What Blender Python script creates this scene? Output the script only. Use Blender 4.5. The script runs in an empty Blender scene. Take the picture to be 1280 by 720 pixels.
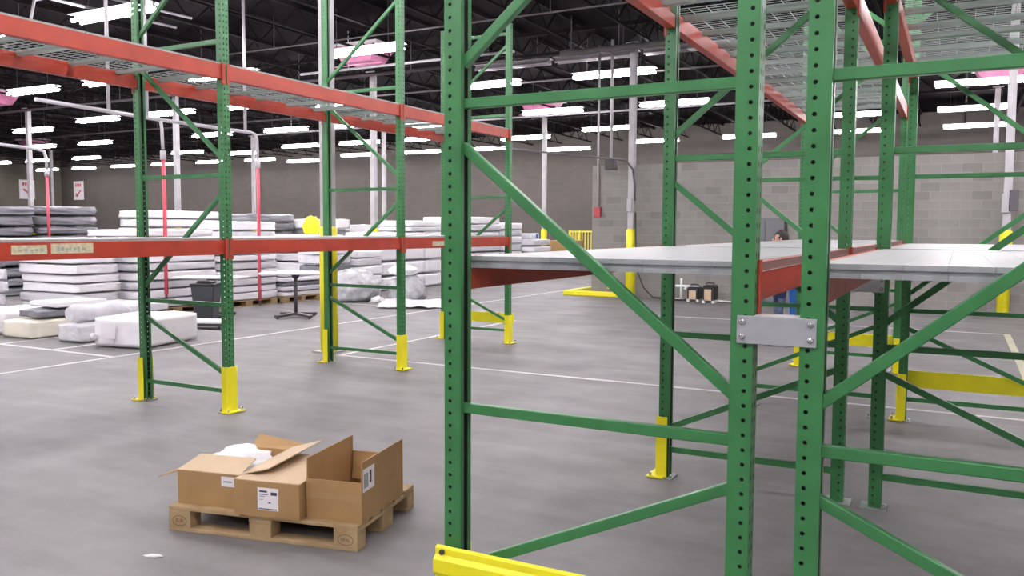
import bpy, bmesh, math, random
from mathutils import Vector, Matrix, noise

random.seed(7)
sc = bpy.context.scene
COL = sc.collection

# ---------------------------------------------------------------- camera, world, exposure
R_ = Vector((0.88212316, 0.47099461, 0.0047756))
U_ = Vector((-0.03688891, 0.0589742, 0.99757769))
F_ = Vector((-0.46957208, 0.88016255, -0.06939699))
cam = bpy.data.cameras.new('camera')
cam.sensor_width = 36.0
cam.lens = 1045.11 * 36.0 / 1280.0
cam.clip_start = 0.05
cam.clip_end = 300
camo = bpy.data.objects.new('camera', cam)
COL.objects.link(camo)
camo.matrix_world = Matrix(((R_.x, U_.x, -F_.x, 0), (R_.y, U_.y, -F_.y, 0), (R_.z, U_.z, -F_.z, 1.7424), (0, 0, 0, 1)))
sc.camera = camo

w = bpy.data.worlds.new('world')
sc.world = w
w.use_nodes = True
w.node_tree.nodes['Background'].inputs[0].default_value = (0.02, 0.018, 0.022, 1)
w.node_tree.nodes['Background'].inputs[1].default_value = 1.0

sc.view_settings.view_transform = 'Standard'
sc.view_settings.look = 'None'
sc.view_settings.gamma = 1.0
sc.view_settings.use_curve_mapping = False
sc.view_settings.exposure = 1.0
TUBE_STRENGTH = 52.0
TUBE_COLOR = (1.0, 0.945, 0.985)

# ---------------------------------------------------------------- materials
MATS = {}
def mat(name, color, rough=0.5, metal=0.0, var=0.0, vscale=4.0, bump=0.0, bscale=30.0, spec=0.5,
        emit=None, estr=0.0, alpha=1.0, color2=None, detail=4.0, trans=0.0, coat=0.0):
    m = bpy.data.materials.new(name)
    m.use_nodes = True
    nt = m.node_tree
    b = nt.nodes['Principled BSDF']
    c = (*color, 1)
    b.inputs['Base Color'].default_value = c
    b.inputs['Roughness'].default_value = rough
    b.inputs['Metallic'].default_value = metal
    b.inputs['Specular IOR Level'].default_value = spec
    b.inputs['Alpha'].default_value = alpha
    b.inputs['Coat Weight'].default_value = coat
    if trans: b.inputs['Transmission Weight'].default_value = trans
    if emit:
        b.inputs['Emission Color'].default_value = (*emit, 1)
        b.inputs['Emission Strength'].default_value = estr
    if var or color2:
        tc = nt.nodes.new('ShaderNodeTexCoord')
        n = nt.nodes.new('ShaderNodeTexNoise')
        n.inputs['Scale'].default_value = vscale
        n.inputs['Detail'].default_value = detail
        nt.links.new(tc.outputs['Object'], n.inputs['Vector'])
        r = nt.nodes.new('ShaderNodeValToRGB')
        r.color_ramp.elements[0].position = 0.3
        r.color_ramp.elements[1].position = 0.7
        if color2:
            r.color_ramp.elements[0].color = (*color2, 1)
            r.color_ramp.elements[1].color = c
        else:
            r.color_ramp.elements[0].color = tuple(max(0, x * (1 - var)) for x in color) + (1,)
            r.color_ramp.elements[1].color = tuple(min(1, x * (1 + var)) for x in color) + (1,)
        nt.links.new(n.outputs['Fac'], r.inputs['Fac'])
        nt.links.new(r.outputs['Color'], b.inputs['Base Color'])
    if bump:
        tc = nt.nodes.new('ShaderNodeTexCoord')
        n = nt.nodes.new('ShaderNodeTexNoise')
        n.inputs['Scale'].default_value = bscale
        n.inputs['Detail'].default_value = 3
        nt.links.new(tc.outputs['Object'], n.inputs['Vector'])
        bp = nt.nodes.new('ShaderNodeBump')
        bp.inputs['Strength'].default_value = bump
        bp.inputs['Distance'].default_value = 0.02
        nt.links.new(n.outputs['Fac'], bp.inputs['Height'])
        nt.links.new(bp.outputs['Normal'], b.inputs['Normal'])
    MATS[name] = m
    return m

mat('green', (0.041, 0.192, 0.062), 0.38, var=0.12, vscale=6)
mat('post_inner_shade', (0.030, 0.028, 0.027), 0.65, var=0.3, vscale=20)   # near-black tone standing in for shade inside the posts
mat('orange', (0.40, 0.043, 0.019), 0.42, var=0.15, vscale=5)
mat('yellow', (0.92, 0.84, 0.018), 0.40, var=0.06, vscale=5)
mat('galv', (0.34, 0.36, 0.37), 0.42, 0.25, var=0.14, vscale=12)
mat('galv_bright', (0.62, 0.64, 0.65), 0.35, 0.5, var=0.08, vscale=20)
mat('deck', (0.33, 0.35, 0.35), 0.45, var=0.05, vscale=9)
mat('flange', (0.23, 0.13, 0.115), 0.5, var=0.35, vscale=160)
mat('wire', (0.27, 0.30, 0.29), 0.4, 0.3)
mat('channel', (0.34, 0.40, 0.37), 0.45, 0.2, var=0.08)
mat('spacer', (0.42, 0.44, 0.46), 0.42, 0.3, var=0.06, vscale=20)
mat('bolt', (0.66, 0.66, 0.68), 0.25, 0.8)
mat('paper_label', (0.62, 0.57, 0.38), 0.6, var=0.18, vscale=30)
mat('paper', (0.82, 0.80, 0.82), 0.6)
mat('ink', (0.06, 0.06, 0.09), 0.7)
mat('red_ink', (0.55, 0.05, 0.06), 0.6)
mat('line', (0.70, 0.68, 0.70), 0.5, color2=(0.48, 0.46, 0.47), vscale=1.6, detail=8)
mat('line_yellow', (0.62, 0.60, 0.42), 0.5, color2=(0.5, 0.48, 0.38), vscale=1.6)
mat('ceiling', (0.010, 0.0075, 0.009), 0.9, spec=0.04, var=0.2, vscale=0.8)
mat('joist', (0.012, 0.0095, 0.0105), 0.8, spec=0.06)
mat('pipe_dark', (0.085, 0.075, 0.082), 0.5, var=0.1)
mat('pipe', (0.50, 0.48, 0.51), 0.4, 0.2, var=0.08)
mat('column', (0.42, 0.41, 0.42), 0.5, var=0.14, vscale=3)
mat('fixture', (0.62, 0.60, 0.63), 0.4)
mat('fixture_dead', (0.34, 0.32, 0.34), 0.5)
mat('tube', (0.9, 0.9, 0.9), 0.4, emit=TUBE_COLOR, estr=TUBE_STRENGTH)
mat('pinkbox', (0.60, 0.20, 0.36), 0.5, var=0.15, vscale=2)
mat('wood', (0.44, 0.32, 0.175), 0.75, color2=(0.33, 0.225, 0.11), vscale=7, bump=0.15, bscale=40)
mat('stamp', (0.12, 0.065, 0.03), 0.8)
mat('card', (0.37, 0.225, 0.092), 0.75, var=0.07, vscale=6)
mat('card_in', (0.56, 0.43, 0.28), 0.75, var=0.06, vscale=6)
mat('tape', (0.38, 0.24, 0.105), 0.3)
mat('bagwhite', (0.86, 0.86, 0.88), 0.35, bump=0.4, bscale=12)
mat('foamwhite', (0.90, 0.89, 0.92), 0.40, var=0.03, vscale=3, bump=0.2, bscale=7)
mat('foamgrey', (0.20, 0.203, 0.225), 0.35, var=0.2, vscale=4, bump=0.5, bscale=7)
mat('foammid', (0.68, 0.68, 0.71), 0.38, var=0.12, vscale=4, bump=0.4, bscale=7)
mat('foambale', (0.88, 0.87, 0.89), 0.45, var=0.06, vscale=3, bump=0.35, bscale=6)
mat('foamcream', (0.80, 0.77, 0.64), 0.45, var=0.06, vscale=3, bump=0.3, bscale=6)
mat('clearwrap', (0.50, 0.51, 0.53), 0.22, var=0.3, vscale=6, bump=0.8, bscale=9)
mat('black', (0.018, 0.018, 0.02), 0.45)
mat('rubber', (0.03, 0.03, 0.032), 0.6)
mat('binblack', (0.035, 0.04, 0.045), 0.4)
mat('darkmetal', (0.085, 0.08, 0.09), 0.45, 0.3)
mat('tablewhite', (0.85, 0.84, 0.87), 0.35)
mat('red', (0.72, 0.10, 0.14), 0.35)
mat('redbox', (0.42, 0.04, 0.05), 0.4)
mat('doorgrey', (0.14, 0.145, 0.155), 0.5, var=0.06)
mat('boxgrey', (0.42, 0.42, 0.43), 0.5)
mat('pvc', (0.85, 0.85, 0.85), 0.35)
mat('blue', (0.03, 0.13, 0.42), 0.45)
mat('navy', (0.014, 0.022, 0.075), 0.8, var=0.2, vscale=14)
mat('jeans', (0.09, 0.135, 0.22), 0.85, var=0.2, vscale=30)
mat('skin', (0.60, 0.33, 0.24), 0.5)
mat('hair', (0.017, 0.012, 0.012), 0.5, bump=0.6, bscale=90)
mat('lip', (0.35, 0.12, 0.10), 0.5)
mat('eye', (0.04, 0.03, 0.03), 0.3)
mat('mortar', (0.315, 0.302, 0.283), 0.9, var=0.06)
BLOCKM = []
for i, k in enumerate((1.0, 0.96, 1.04, 0.84)):
    BLOCKM.append(mat('block%d' % i, (0.245 * k, 0.237 * k, 0.221 * k), 0.9, var=0.06, vscale=3, bump=0.3, bscale=60).name)

def floor_material():
    m = bpy.data.materials.new('concrete')
    m.use_nodes = True
    nt = m.node_tree
    b = nt.nodes['Principled BSDF']
    tc = nt.nodes.new('ShaderNodeTexCoord')
    def nz(scale, detail, rough=0.55, vec=None):
        n = nt.nodes.new('ShaderNodeTexNoise')
        n.inputs['Scale'].default_value = scale
        n.inputs['Detail'].default_value = detail
        n.inputs['Roughness'].default_value = rough
        nt.links.new(vec or tc.outputs['Object'], n.inputs['Vector'])
        return n
    def ramp(src, p0, p1, c0, c1):
        r = nt.nodes.new('ShaderNodeValToRGB')
        r.color_ramp.elements[0].position = p0
        r.color_ramp.elements[1].position = p1
        r.color_ramp.elements[0].color = (*c0, 1)
        r.color_ramp.elements[1].color = (*c1, 1)
        nt.links.new(src, r.inputs['Fac'])
        return r
    def mix(mode, fac, a, c):
        x = nt.nodes.new('ShaderNodeMix')
        x.data_type = 'RGBA'
        x.blend_type = mode
        x.inputs[0].default_value = fac
        nt.links.new(a, x.inputs[6])
        nt.links.new(c, x.inputs[7])
        return x.outputs[2]
    big = ramp(nz(0.35, 5).outputs['Fac'], 0.35, 0.68, (0.205, 0.199, 0.197), (0.262, 0.256, 0.259))
    mid = ramp(nz(2.2, 7, 0.65).outputs['Fac'], 0.35, 0.7, (0.86, 0.86, 0.86), (1.06, 1.06, 1.06))
    # long tyre-like streaks running with the aisle
    mp = nt.nodes.new('ShaderNodeMapping')
    mp.inputs['Scale'].default_value = (0.5, 3.0, 1)
    mp.inputs['Rotation'].default_value = (0, 0, 0.5)
    nt.links.new(tc.outputs['Object'], mp.inputs['Vector'])
    st = ramp(nz(0.9, 6, 0.6, mp.outputs['Vector']).outputs['Fac'], 0.40, 0.62, (0.86, 0.85, 0.85), (1.03, 1.03, 1.03))
    c = mix('MULTIPLY', 1.0, big.outputs['Color'], mid.outputs['Color'])
    c = mix('MULTIPLY', 1.0, c, st.outputs['Color'])
    nt.links.new(c, b.inputs['Base Color'])
    rr = ramp(nz(1.3, 4).outputs['Fac'], 0.3, 0.7, (0.5, 0.5, 0.5), (0.68, 0.68, 0.68))
    b.inputs['Specular IOR Level'].default_value = 0.35
    nt.links.new(rr.outputs['Color'], b.inputs['Roughness'])
    bp = nt.nodes.new('ShaderNodeBump')
    bp.inputs['Strength'].default_value = 0.08
    bp.inputs['Distance'].default_value = 0.01
    nt.links.new(nz(40, 4).outputs['Fac'], bp.inputs['Height'])
    nt.links.new(bp.outputs['Normal'], b.inputs['Normal'])
    MATS['concrete'] = m
floor_material()

def brick_material(name, base, plane):
    m = bpy.data.materials.new(name)
    m.use_nodes = True
    nt = m.node_tree
    b = nt.nodes['Principled BSDF']
    b.inputs['Roughness'].default_value = 0.9
    tc = nt.nodes.new('ShaderNodeTexCoord')
    sp = nt.nodes.new('ShaderNodeSeparateXYZ')
    cb = nt.nodes.new('ShaderNodeCombineXYZ')
    nt.links.new(tc.outputs['Object'], sp.inputs[0])
    nt.links.new(sp.outputs['X' if plane == 'x' else 'Y'], cb.inputs[0])
    nt.links.new(sp.outputs['Z'], cb.inputs[1])
    br = nt.nodes.new('ShaderNodeTexBrick')
    br.inputs['Scale'].default_value = 1.0
    br.inputs['Brick Width'].default_value = 0.4064
    br.inputs['Row Height'].default_value = 0.2032
    br.inputs['Mortar Size'].default_value = 0.006
    br.inputs['Color1'].default_value = (*[x * 0.93 for x in base], 1)
    br.inputs['Color2'].default_value = (*[x * 1.06 for x in base], 1)
    br.inputs['Mortar'].default_value = (*[x * 1.15 for x in base], 1)
    nt.links.new(cb.outputs[0], br.inputs['Vector'])
    n = nt.nodes.new('ShaderNodeTexNoise')
    n.inputs['Scale'].default_value = 0.25
    n.inputs['Detail'].default_value = 5
    nt.links.new(tc.outputs['Object'], n.inputs['Vector'])
    r = nt.nodes.new('ShaderNodeValToRGB')
    r.color_ramp.elements[0].color = (0.8, 0.8, 0.8, 1)
    r.color_ramp.elements[1].color = (1.12, 1.1, 1.08, 1)
    nt.links.new(n.outputs['Fac'], r.inputs['Fac'])
    x = nt.nodes.new('ShaderNodeMix')
    x.data_type = 'RGBA'
    x.blend_type = 'MULTIPLY'
    x.inputs[0].default_value = 1
    nt.links.new(br.outputs['Color'], x.inputs[6])
    nt.links.new(r.outputs['Color'], x.inputs[7])
    nt.links.new(x.outputs[2], b.inputs['Base Color'])
    MATS[name] = m
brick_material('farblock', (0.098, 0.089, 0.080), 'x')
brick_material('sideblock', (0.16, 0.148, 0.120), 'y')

# ---------------------------------------------------------------- builders
class MB:
    """collects faces, then links ONE mesh object"""
    def __init__(s):
        s.v = []; s.f = []; s.smooth = []
    def quadbox(s, pts):
        i = len(s.v); s.v += [tuple(p) for p in pts]
        for q in ((0, 3, 2, 1), (4, 5, 6, 7), (0, 1, 5, 4), (1, 2, 6, 5), (2, 3, 7, 6), (3, 0, 4, 7)):
            s.f.append(tuple(i + k for k in q)); s.smooth.append(False)
        return s
    def box(s, x0, x1, y0, y1, z0, z1):
        return s.quadbox([(x0, y0, z0), (x1, y0, z0), (x1, y1, z0), (x0, y1, z0), (x0, y0, z1), (x1, y0, z1), (x1, y1, z1), (x0, y1, z1)])
    def bar(s, a, b, w, h, up=(0, 0, 1)):
        a = Vector(a); b = Vector(b); d = (b - a).normalized()
        up = Vector(up)
        if abs(d.dot(up)) > 0.98: up = Vector((0, 1, 0))
        x = d.cross(up).normalized() * (w / 2); y = x.cross(d).normalized() * (h / 2)
        return s.quadbox([a - x - y, a + x - y, b + x - y, b - x - y, a - x + y, a + x + y, b + x + y, b - x + y])
    def tube(s, path, r, n=8, cap=True):
        path = [Vector(p) for p in path]
        rs = r if isinstance(r, (list, tuple)) else [r] * len(path)
        i0 = len(s.v); prev = None
        for k, p in enumerate(path):
            d = (path[min(k + 1, len(path) - 1)] - path[max(k - 1, 0)]).normalized()
            if prev is None:
                ax = d.orthogonal().normalized()
            else:
                ax = (prev - d * prev.dot(d)).normalized()
            prev = ax; ay = d.cross(ax)
            for j in range(n):
                t = 2 * math.pi * j / n
                s.v.append(tuple(p + (ax * math.cos(t) + ay * math.sin(t)) * rs[k]))
        for k in range(len(path) - 1):
            for j in range(n):
                a = i0 + k * n + j; b = i0 + k * n + (j + 1) % n
                s.f.append((a, b, b + n, a + n)); s.smooth.append(True)
        if cap:
            s.f.append(tuple(i0 + j for j in range(n))[::-1]); s.smooth.append(False)
            s.f.append(tuple(i0 + (len(path) - 1) * n + j for j in range(n))); s.smooth.append(False)
        return s
    def prism(s, prof, axis, a, b):
        """prof: list of 2-d points; extruded along axis from a to b"""
        n = len(prof); i = len(s.v)
        for t in (a, b):
            for (p, q) in prof:
                s.v.append({'x': (t, p, q), 'y': (p, t, q), 'z': (p, q, t)}[axis])
        s.f.append(tuple(i + k for k in range(n))[::-1]); s.f.append(tuple(i + n + k for k in range(n)))
        s.smooth += [False, False]
        for k in range(n):
            s.f.append((i + k, i + (k + 1) % n, i + n + (k + 1) % n, i + n + k)); s.smooth.append(False)
        return s
    def mesh(s, name, m, fix=True, bevel=0.0):
        me = bpy.data.meshes.new(name)
        me.from_pydata(s.v, [], s.f)
        for p, sm in zip(me.polygons, s.smooth): p.use_smooth = sm
        if fix or bevel:
            bm = bmesh.new(); bm.from_mesh(me)
            bmesh.ops.recalc_face_normals(bm, faces=bm.faces)
            if bevel:
                bmesh.ops.bevel(bm, geom=list(bm.edges), offset=bevel, segments=1, affect='EDGES', profile=0.5)
            bm.to_mesh(me); bm.free()
        me.materials.append(MATS[m])
        return me
    def build(s, name, m, parent=None, bevel=0.0, loc=None):
        return put(name, s.mesh(name, m, True, bevel), parent, loc)

def put(name, me, parent=None, loc=None, rot=None, scale=None):
    o = bpy.data.objects.new(name, me)
    COL.objects.link(o)
    if parent: o.parent = parent
    if loc is not None: o.location = loc
    if rot is not None: o.rotation_euler = rot
    if scale is not None: o.scale = scale
    return o
def tag(o, label, cat, group=None, kind=None):
    if label: o['label'] = label
    if cat: o['category'] = cat
    if group: o['group'] = group
    o['kind'] = kind or 'thing'
    return o
def thing(name, label, cat, loc=(0, 0, 0), rz=0.0, group=None):
    o = bpy.data.objects.new(name, None)
    o.empty_display_size = 0.1
    COL.objects.link(o)
    o.location = loc
    o.rotation_euler = (0, 0, rz)
    return tag(o, label, cat, group)
def struct(o):
    o['kind'] = 'structure'
    return o
def copy_tree(o, parent=None):
    c = o.copy()
    COL.objects.link(c)
    c.parent = parent
    for ch in list(o.children): copy_tree(ch, c)
    return c
ORD = ['first', 'second', 'third', 'fourth', 'fifth', 'sixth', 'seventh', 'eighth', 'ninth', 'tenth', 'eleventh', 'twelfth', 'thirteenth', 'fourteenth', 'fifteenth', 'sixteenth']

# ---------------------------------------------------------------- rooms: floor, walls, ceiling
XL, XR, YN, YF, ZC = -65.2, 14.0, -12.0, 43.5, 7.25
floor = struct(MB().box(XL, XR, YN, YF, -0.2, 0.0).build('floor', 'concrete'))
ceiling = struct(MB().box(XL, XR, YN, YF, ZC, ZC + 0.2).build('ceiling', 'ceiling'))
struct(MB().box(XL, XR, YF, YF + 0.3, 0, ZC).build('wall_back', 'farblock'))
struct(MB().box(XL - 0.3, XL, YN, YF, 0, ZC).build('wall_left', 'sideblock'))
struct(MB().box(XR, XR + 0.3, YN, YF, 0, ZC).build('wall_right', 'sideblock'))
struct(MB().box(XL, XR, YN - 0.3, YN, 0, ZC).build('wall_front', 'farblock'))

# concrete block partition, blocks proud of the mortar
PX0, PY, COURSES = -8.74, 20.95, 17
part = struct(MB().box(PX0 + 0.006, XR, PY + 0.006, PY + 0.19, 0, COURSES * 0.2032).build('wall_partition', 'mortar'))
bl = []
for c in range(COURSES):
    x = PX0 - (0.2032 if c % 2 else 0.0)
    while x < XR:
        x0 = max(x, PX0); x1 = min(x + 0.4064, XR)
        if x1 - x0 > 0.05:
            bl.append((x0 + 0.005 if x0 > PX0 else x0, x1 - 0.005, c * 0.2032 + 0.005, (c + 1) * 0.2032 - 0.005))
        x += 0.4064
rb = random.Random(3)
def block_tint(): return rb.choices(range(4), (5, 3, 3, 1))[0]
front = [q for q in bl if q[1] < 1.6]
front.sort(key=lambda q: (q[0] + q[1]) ** 2 / 4 + PY ** 2 + ((q[2] + q[3]) / 2 - 1.7) ** 2)
near = front[:295]
rest = front[295:] + [q for q in bl if q[1] >= 1.6]
bmeshes = {}
for (x0, x1, z0, z1) in near:
    key = (round(x1 - x0, 3), block_tint())
    if key not in bmeshes:
        wd = x1 - x0
        bmeshes[key] = MB().box(-wd / 2, wd / 2, 0, 0.19, -(0.2032 - 0.01) / 2, (0.2032 - 0.01) / 2).mesh('block', BLOCKM[key[1]])
    put('block', bmeshes[key], part, ((x0 + x1) / 2, PY, (z0 + z1) / 2))
m_ = MB()
for (x0, x1, z0, z1) in rest: m_.box(x0, x1, PY, PY + 0.19, z0, z1)
ob = m_.build('block_courses', BLOCKM[0], part)
for i in BLOCKM[1:]: ob.data.materials.append(MATS[i])
for k in range(len(rest)):
    t = block_tint()
    for p in range(6): ob.data.polygons[k * 6 + p].material_index = t
ob['kind'] = 'stuff'

# painted floor lines
def fline(x0, x1, y0, y1, m='line'):
    MB().box(x0, x1, y0, y1, 0.0, 0.0025).build('painted_line', m, floor)
HW = 0.036
fline(-10.03 - HW, -10.03 + HW, 4.4, 26)
fline(-16.5, -10.03 - HW, 7.36 - HW, 7.36 + HW)
for x in (-11.38, -12.62, -13.86): fline(x - HW, x + HW, 7.36 + HW, 9.4)
fline(-7.55, 4.0, 9.0 - 0.035, 9.0 + 0.035)
fline(-7.5 - HW, -7.5 + HW, 9.035, 14.2)
fline(-13.6, -10.03 - HW, 15.4 - HW, 15.4 + HW)
fline(-5.4, 0.73, 16.5 - HW, 16.5 + HW)
fline(0.73, 0.83, 9.04, 16.5 + HW, 'line_yellow')
fline(-13.0, -11.0, 10.05, 10.11)

# ceiling joists (with the aisles) and girders (across, on the column rows)
JOB, JT = 6.62, 7.2
jm = MB()
jm.box(-0.035, 0.035, YN, YF, JT - 0.05, JT + 0.05)
jm.box(-0.035, 0.035, YN, YF, JOB, JOB + 0.05)
y = YN; up = True
while y < YF - 0.6:
    za, zb = (JOB + 0.03, JT - 0.03) if up else (JT - 0.03, JOB + 0.03)
    jm.bar((0, y, za), (0, y + 0.55, zb), 0.03, 0.03)
    y += 0.55; up = not up
jme = jm.mesh('joist', 'joist', False)
x = XL + 1.2
while x < XR - 0.5:
    put('joist', jme, ceiling, (x, 0, 0)); x += 1.83
gm = MB()
gm.box(XL, XR, -0.07, 0.07, 6.98, 7.08)
gm.box(XL, XR, -0.07, 0.07, 6.42, 6.50)
x = XL; up = True
while x < XR - 0.8:
    za, zb = (6.48, 7.0) if up else (7.0, 6.48)
    gm.bar((x, 0, za), (x + 0.7, 0, zb), 0.04, 0.04)
    x += 0.7; up = not up
gme = gm.mesh('girder', 'joist', False)
for y in (-2.0, 9.3, 20.65, 32.0): put('girder', gme, ceiling, (0, y, 0))

# overhead pipes across the ceiling
def pipe_x(x0, x1, y, z, r, m, label):
    t = thing('ceiling_pipe', label, 'pipe', (0, y, z), 0, 'pipes under the roof')
    MB().tube([(x0, 0, 0), (x1, 0, 0)], r, 8).build('pipe', m, t)
    n = max(2, int((x1 - x0) / 4))
    for i in range(n):
        x = x0 + (x1 - x0) * (i + 0.5) / n
        MB().box(x - 0.008, x + 0.008, -0.008, 0.008, r * 0.9, ZC - z).build('hanger', m, t)
pipe_x(-50, -12, 20.2, 6.3, 0.045, 'pipe_dark', 'long grey pipe crossing left half of ceiling in front of the second column row')
pipe_x(-20, 8, 23.4, 6.3, 0.03, 'pipe_dark', 'thin grey conduit crossing the ceiling beyond the partition wall')
pipe_x(-18, 6, 16.7, 6.45, 0.02, 'pipe_dark', 'thin conduit crossing upper centre of ceiling nearest the camera')
pipe_x(-30, -4, 30.1, 6.25, 0.04, 'pipe', 'pale pipe crossing far ceiling in front of the third column row')
pipe_x(-42, -18, 26.0, 6.2, 0.035, 'pipe_dark', 'dark pipe crossing left part of far ceiling between light rows')
pipe_x(-17, -10, 18.8, 6.2, 0.035, 'pipe', 'short pale pipe ending beside pink box over centre column')

t = thing('bent_conduit', 'pair of bent pale conduits under the roof above upper left beam', 'conduit', (0, 0, 0))
MB().tube([(-15.4, 13.5, 6.45), (-15.7, 10.4, 6.45), (-16.4, 9.75, 6.45), (-16.55, 9.65, 6.4), (-16.6, 9.6, 6.2), (-16.6, 9.6, 5.6)], 0.028, 8).build('conduit', 'pipe', t)
MB().tube([(-15.9, 13.5, 6.3), (-16.2, 10.6, 6.3), (-16.25, 10.4, 6.2), (-16.3, 10.3, 5.6)], 0.028, 8).build('conduit', 'pipe', t)
for (x, y, z) in ((-15.5, 12.4, 6.46), (-16.0, 12.4, 6.31)): MB().box(x - 0.01, x + 0.01, y - 0.01, y + 0.01, z, ZC).build('hanger', 'pipe_dark', t)

# ---------------------------------------------------------------- steel columns
def column(x, y, label, sleeve=True, elec=None, shade='column'):
    t = thing('steel_column', label, 'column', (x, y, 0), 0, 'steel roof columns')
    MB().box(-0.08, 0.08, -0.08, 0.08, 0, 6.46).build('shaft', shade, t, 0.008)
    MB().box(-0.16, 0.16, -0.16, 0.16, 6.46, 6.49).build('cap_plate', shade, t)
    MB().box(-0.17, 0.17, -0.17, 0.17, 0, 0.02).build('base_plate', shade, t)
    if sleeve:
        MB().tube([(0, 0, 0.02), (0, 0, 1.74), (0, 0, 1.78)], [0.125, 0.125, 0.10], 16).build('sleeve', 'yellow', t)['label'] = 'yellow protective sleeve'
    return t
c1 = column(0.87, 20.55, 'grey steel column with yellow sleeve and switch boxes at right edge of view')
c2 = column(-7.48, 20.55, 'grey steel column with yellow sleeve by corner of block partition')
column(-15.85, 20.7, 'grey steel column with yellow sleeve among stacked goods left of centre')
column(-24.5, 20.7, 'grey column with yellow sleeve behind white stacks beside a red hose')
column(-33.0, 20.7, 'grey column with yellow sleeve behind dark grey stacks near arrow signs')
column(0.95, 32, 'pale column rising behind the block partition at right')
column(-15.55, 32, 'slim pale column with yellow sleeve beyond the sheet stacks and the yellow cage')
column(-23.9, 32, 'dim slim column behind the centre column with the yellow sleeve')
column(-32.2, 32, 'pale column behind grey stacked goods beside farthest red hose')
column(-40.6, 32, 'pale column hidden mostly behind nearest left rack rear post')
column(-48.9, 32, 'grey column in the far left corner behind grey stacks')
column(-7.85, 9.2, 'grey column with yellow sleeve right behind the middle left rack frame')
# switch boxes, conduits and cable on the partition columns
tag(MB().box(-7.56, -7.44, 20.40, 20.468, 2.22, 2.55).build('switch_box', 'boxgrey', None, 0.006), 'small grey switch box on column by partition corner', 'switch box')
tag(MB().box(0.76, 0.89, 20.38, 20.468, 2.15, 2.55).build('switch_box', 'boxgrey', None, 0.006), 'pale grey switch box on column at right edge', 'switch box')
tag(MB().box(0.90, 1.06, 20.40, 20.50, 2.18, 2.62).build('switch_box', 'darkmetal', None, 0.006), 'dark switch box beside pale one on right edge column', 'switch box')
cb = MB().tube([(-11.5, 20.3, 4.05), (-10.2, 20.3, 3.86), (-9.0, 20.3, 3.7), (-8.1, 20.35, 3.6), (-7.6, 20.4, 3.52), (-7.42, 20.42, 3.3), (-7.36, 20.43, 2.9), (-7.35, 20.43, 2.5)], 0.025, 6).build('power_cable', 'pipe_dark')
tag(cb, 'dark cable arching down onto column by partition corner', 'cable')
cb = MB().tube([(-7.33, 20.43, 2.2), (-7.3, 20.42, 1.2), (-7.25, 20.4, 0.7), (-7.05, 20.35, 0.28), (-6.8, 20.3, 0.06), (-6.3, 20.25, 0.03), (-5.9, 20.2, 0.03)], 0.02, 6).build('power_cable', 'rubber')
tag(cb, 'black cable drooping from column sleeve to floor machines', 'cable')
t = thing('drop_pipe', 'pale pipe dropping to black camera box near partition corner', 'pipe', (-8.0, 20.4, 0))
MB().tube([(0, 0, 3.55), (0, 0, 6.60)], 0.045, 8).build('pipe', 'pipe', t)
MB().box(-0.13, 0.13, -0.13, 0.13, 3.3, 3.56).build('box', 'black', t, 0.01)
t = thing('alarm_conduit', 'thin grey conduit with small red alarm box at partition corner', 'conduit', (-8.56, 20.9, 0))
MB().tube([(0, 0, 2.35), (0, 0, 6.60)], 0.032, 8).build('pipe', 'pipe', t)
MB().box(-0.09, 0.09, -0.06, 0.045, 2.1, 2.36).build('alarm_box', 'redbox', t, 0.008)['label'] = 'small red alarm box'

# yellow kerb guard around the partition corner
t = thing('corner_kerb', 'low yellow bumper kerb around foot of partition corner', 'kerb', (0, 0, 0))
MB().box(-9.35, -7.64, 20.42, 20.56, 0, 0.13).build('front_rail', 'yellow', t, 0.02)
MB().box(-9.35, -9.21, 20.56, 22.2, 0, 0.13).build('side_rail', 'yellow', t, 0.02)
MB().box(-8.05, -7.62, 20.36, 20.42, 0.22, 0.30).build('stub_rail', 'yellow', t, 0.01)

# grey double door in the partition
door = MB().box(-4.66, -3.66, 20.90, 20.949, 0, 2.07).build('door_1', 'doorgrey', None, 0.004)
struct(door)
MB().box(-4.60, -4.17, 20.875, 20.90, 0.03, 2.0).build('leaf', 'doorgrey', door, 0.004)
MB().box(-4.145, -3.72, 20.875, 20.90, 0.03, 2.0).build('leaf', 'doorgrey', door, 0.004)
MB().box(-3.72, -3.66, 20.86, 20.90, 0.03, 2.07).build('edge_strip', 'black', door)
MB().tube([(-4.10, 20.85, 0.95), (-4.10, 20.85, 1.12)], 0.014, 6).build('handle', 'galv_bright', door)

# ---------------------------------------------------------------- ceiling lights
tube_me = MB().tube([(-0.585, 0, 0), (0.585, 0, 0)], 0.034, 8).mesh('tube', 'tube')
cap_me = MB().tube([(-0.02, 0, 0), (0.02, 0, 0)], 0.02, 6).mesh('lamp_holder', 'fixture')
hous = MB()
hous.prism([(-0.035, 0.13), (-0.035, 0.03), (0.035, 0.03), (0.035, 0.13)], 'x', -1.22, 1.22)          # spine
for sgn in (-1, 1):                                                                               # shallow reflector wings
    hous.prism([(sgn * 0.035, 0.145), (sgn * 0.035, 0.130), (sgn * 0.19, 0.112), (sgn * 0.19, 0.124)], 'x', -1.22, 1.22)
hous_me = hous.mesh('reflector_housing', 'fixture')
dead_me = hous_me.copy(); dead_me.materials.clear(); dead_me.materials.append(MATS['fixture_dead'])
dtube_me = tube_me.copy(); dtube_me.materials.clear(); dtube_me.materials.append(MATS['fixture_dead'])
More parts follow.
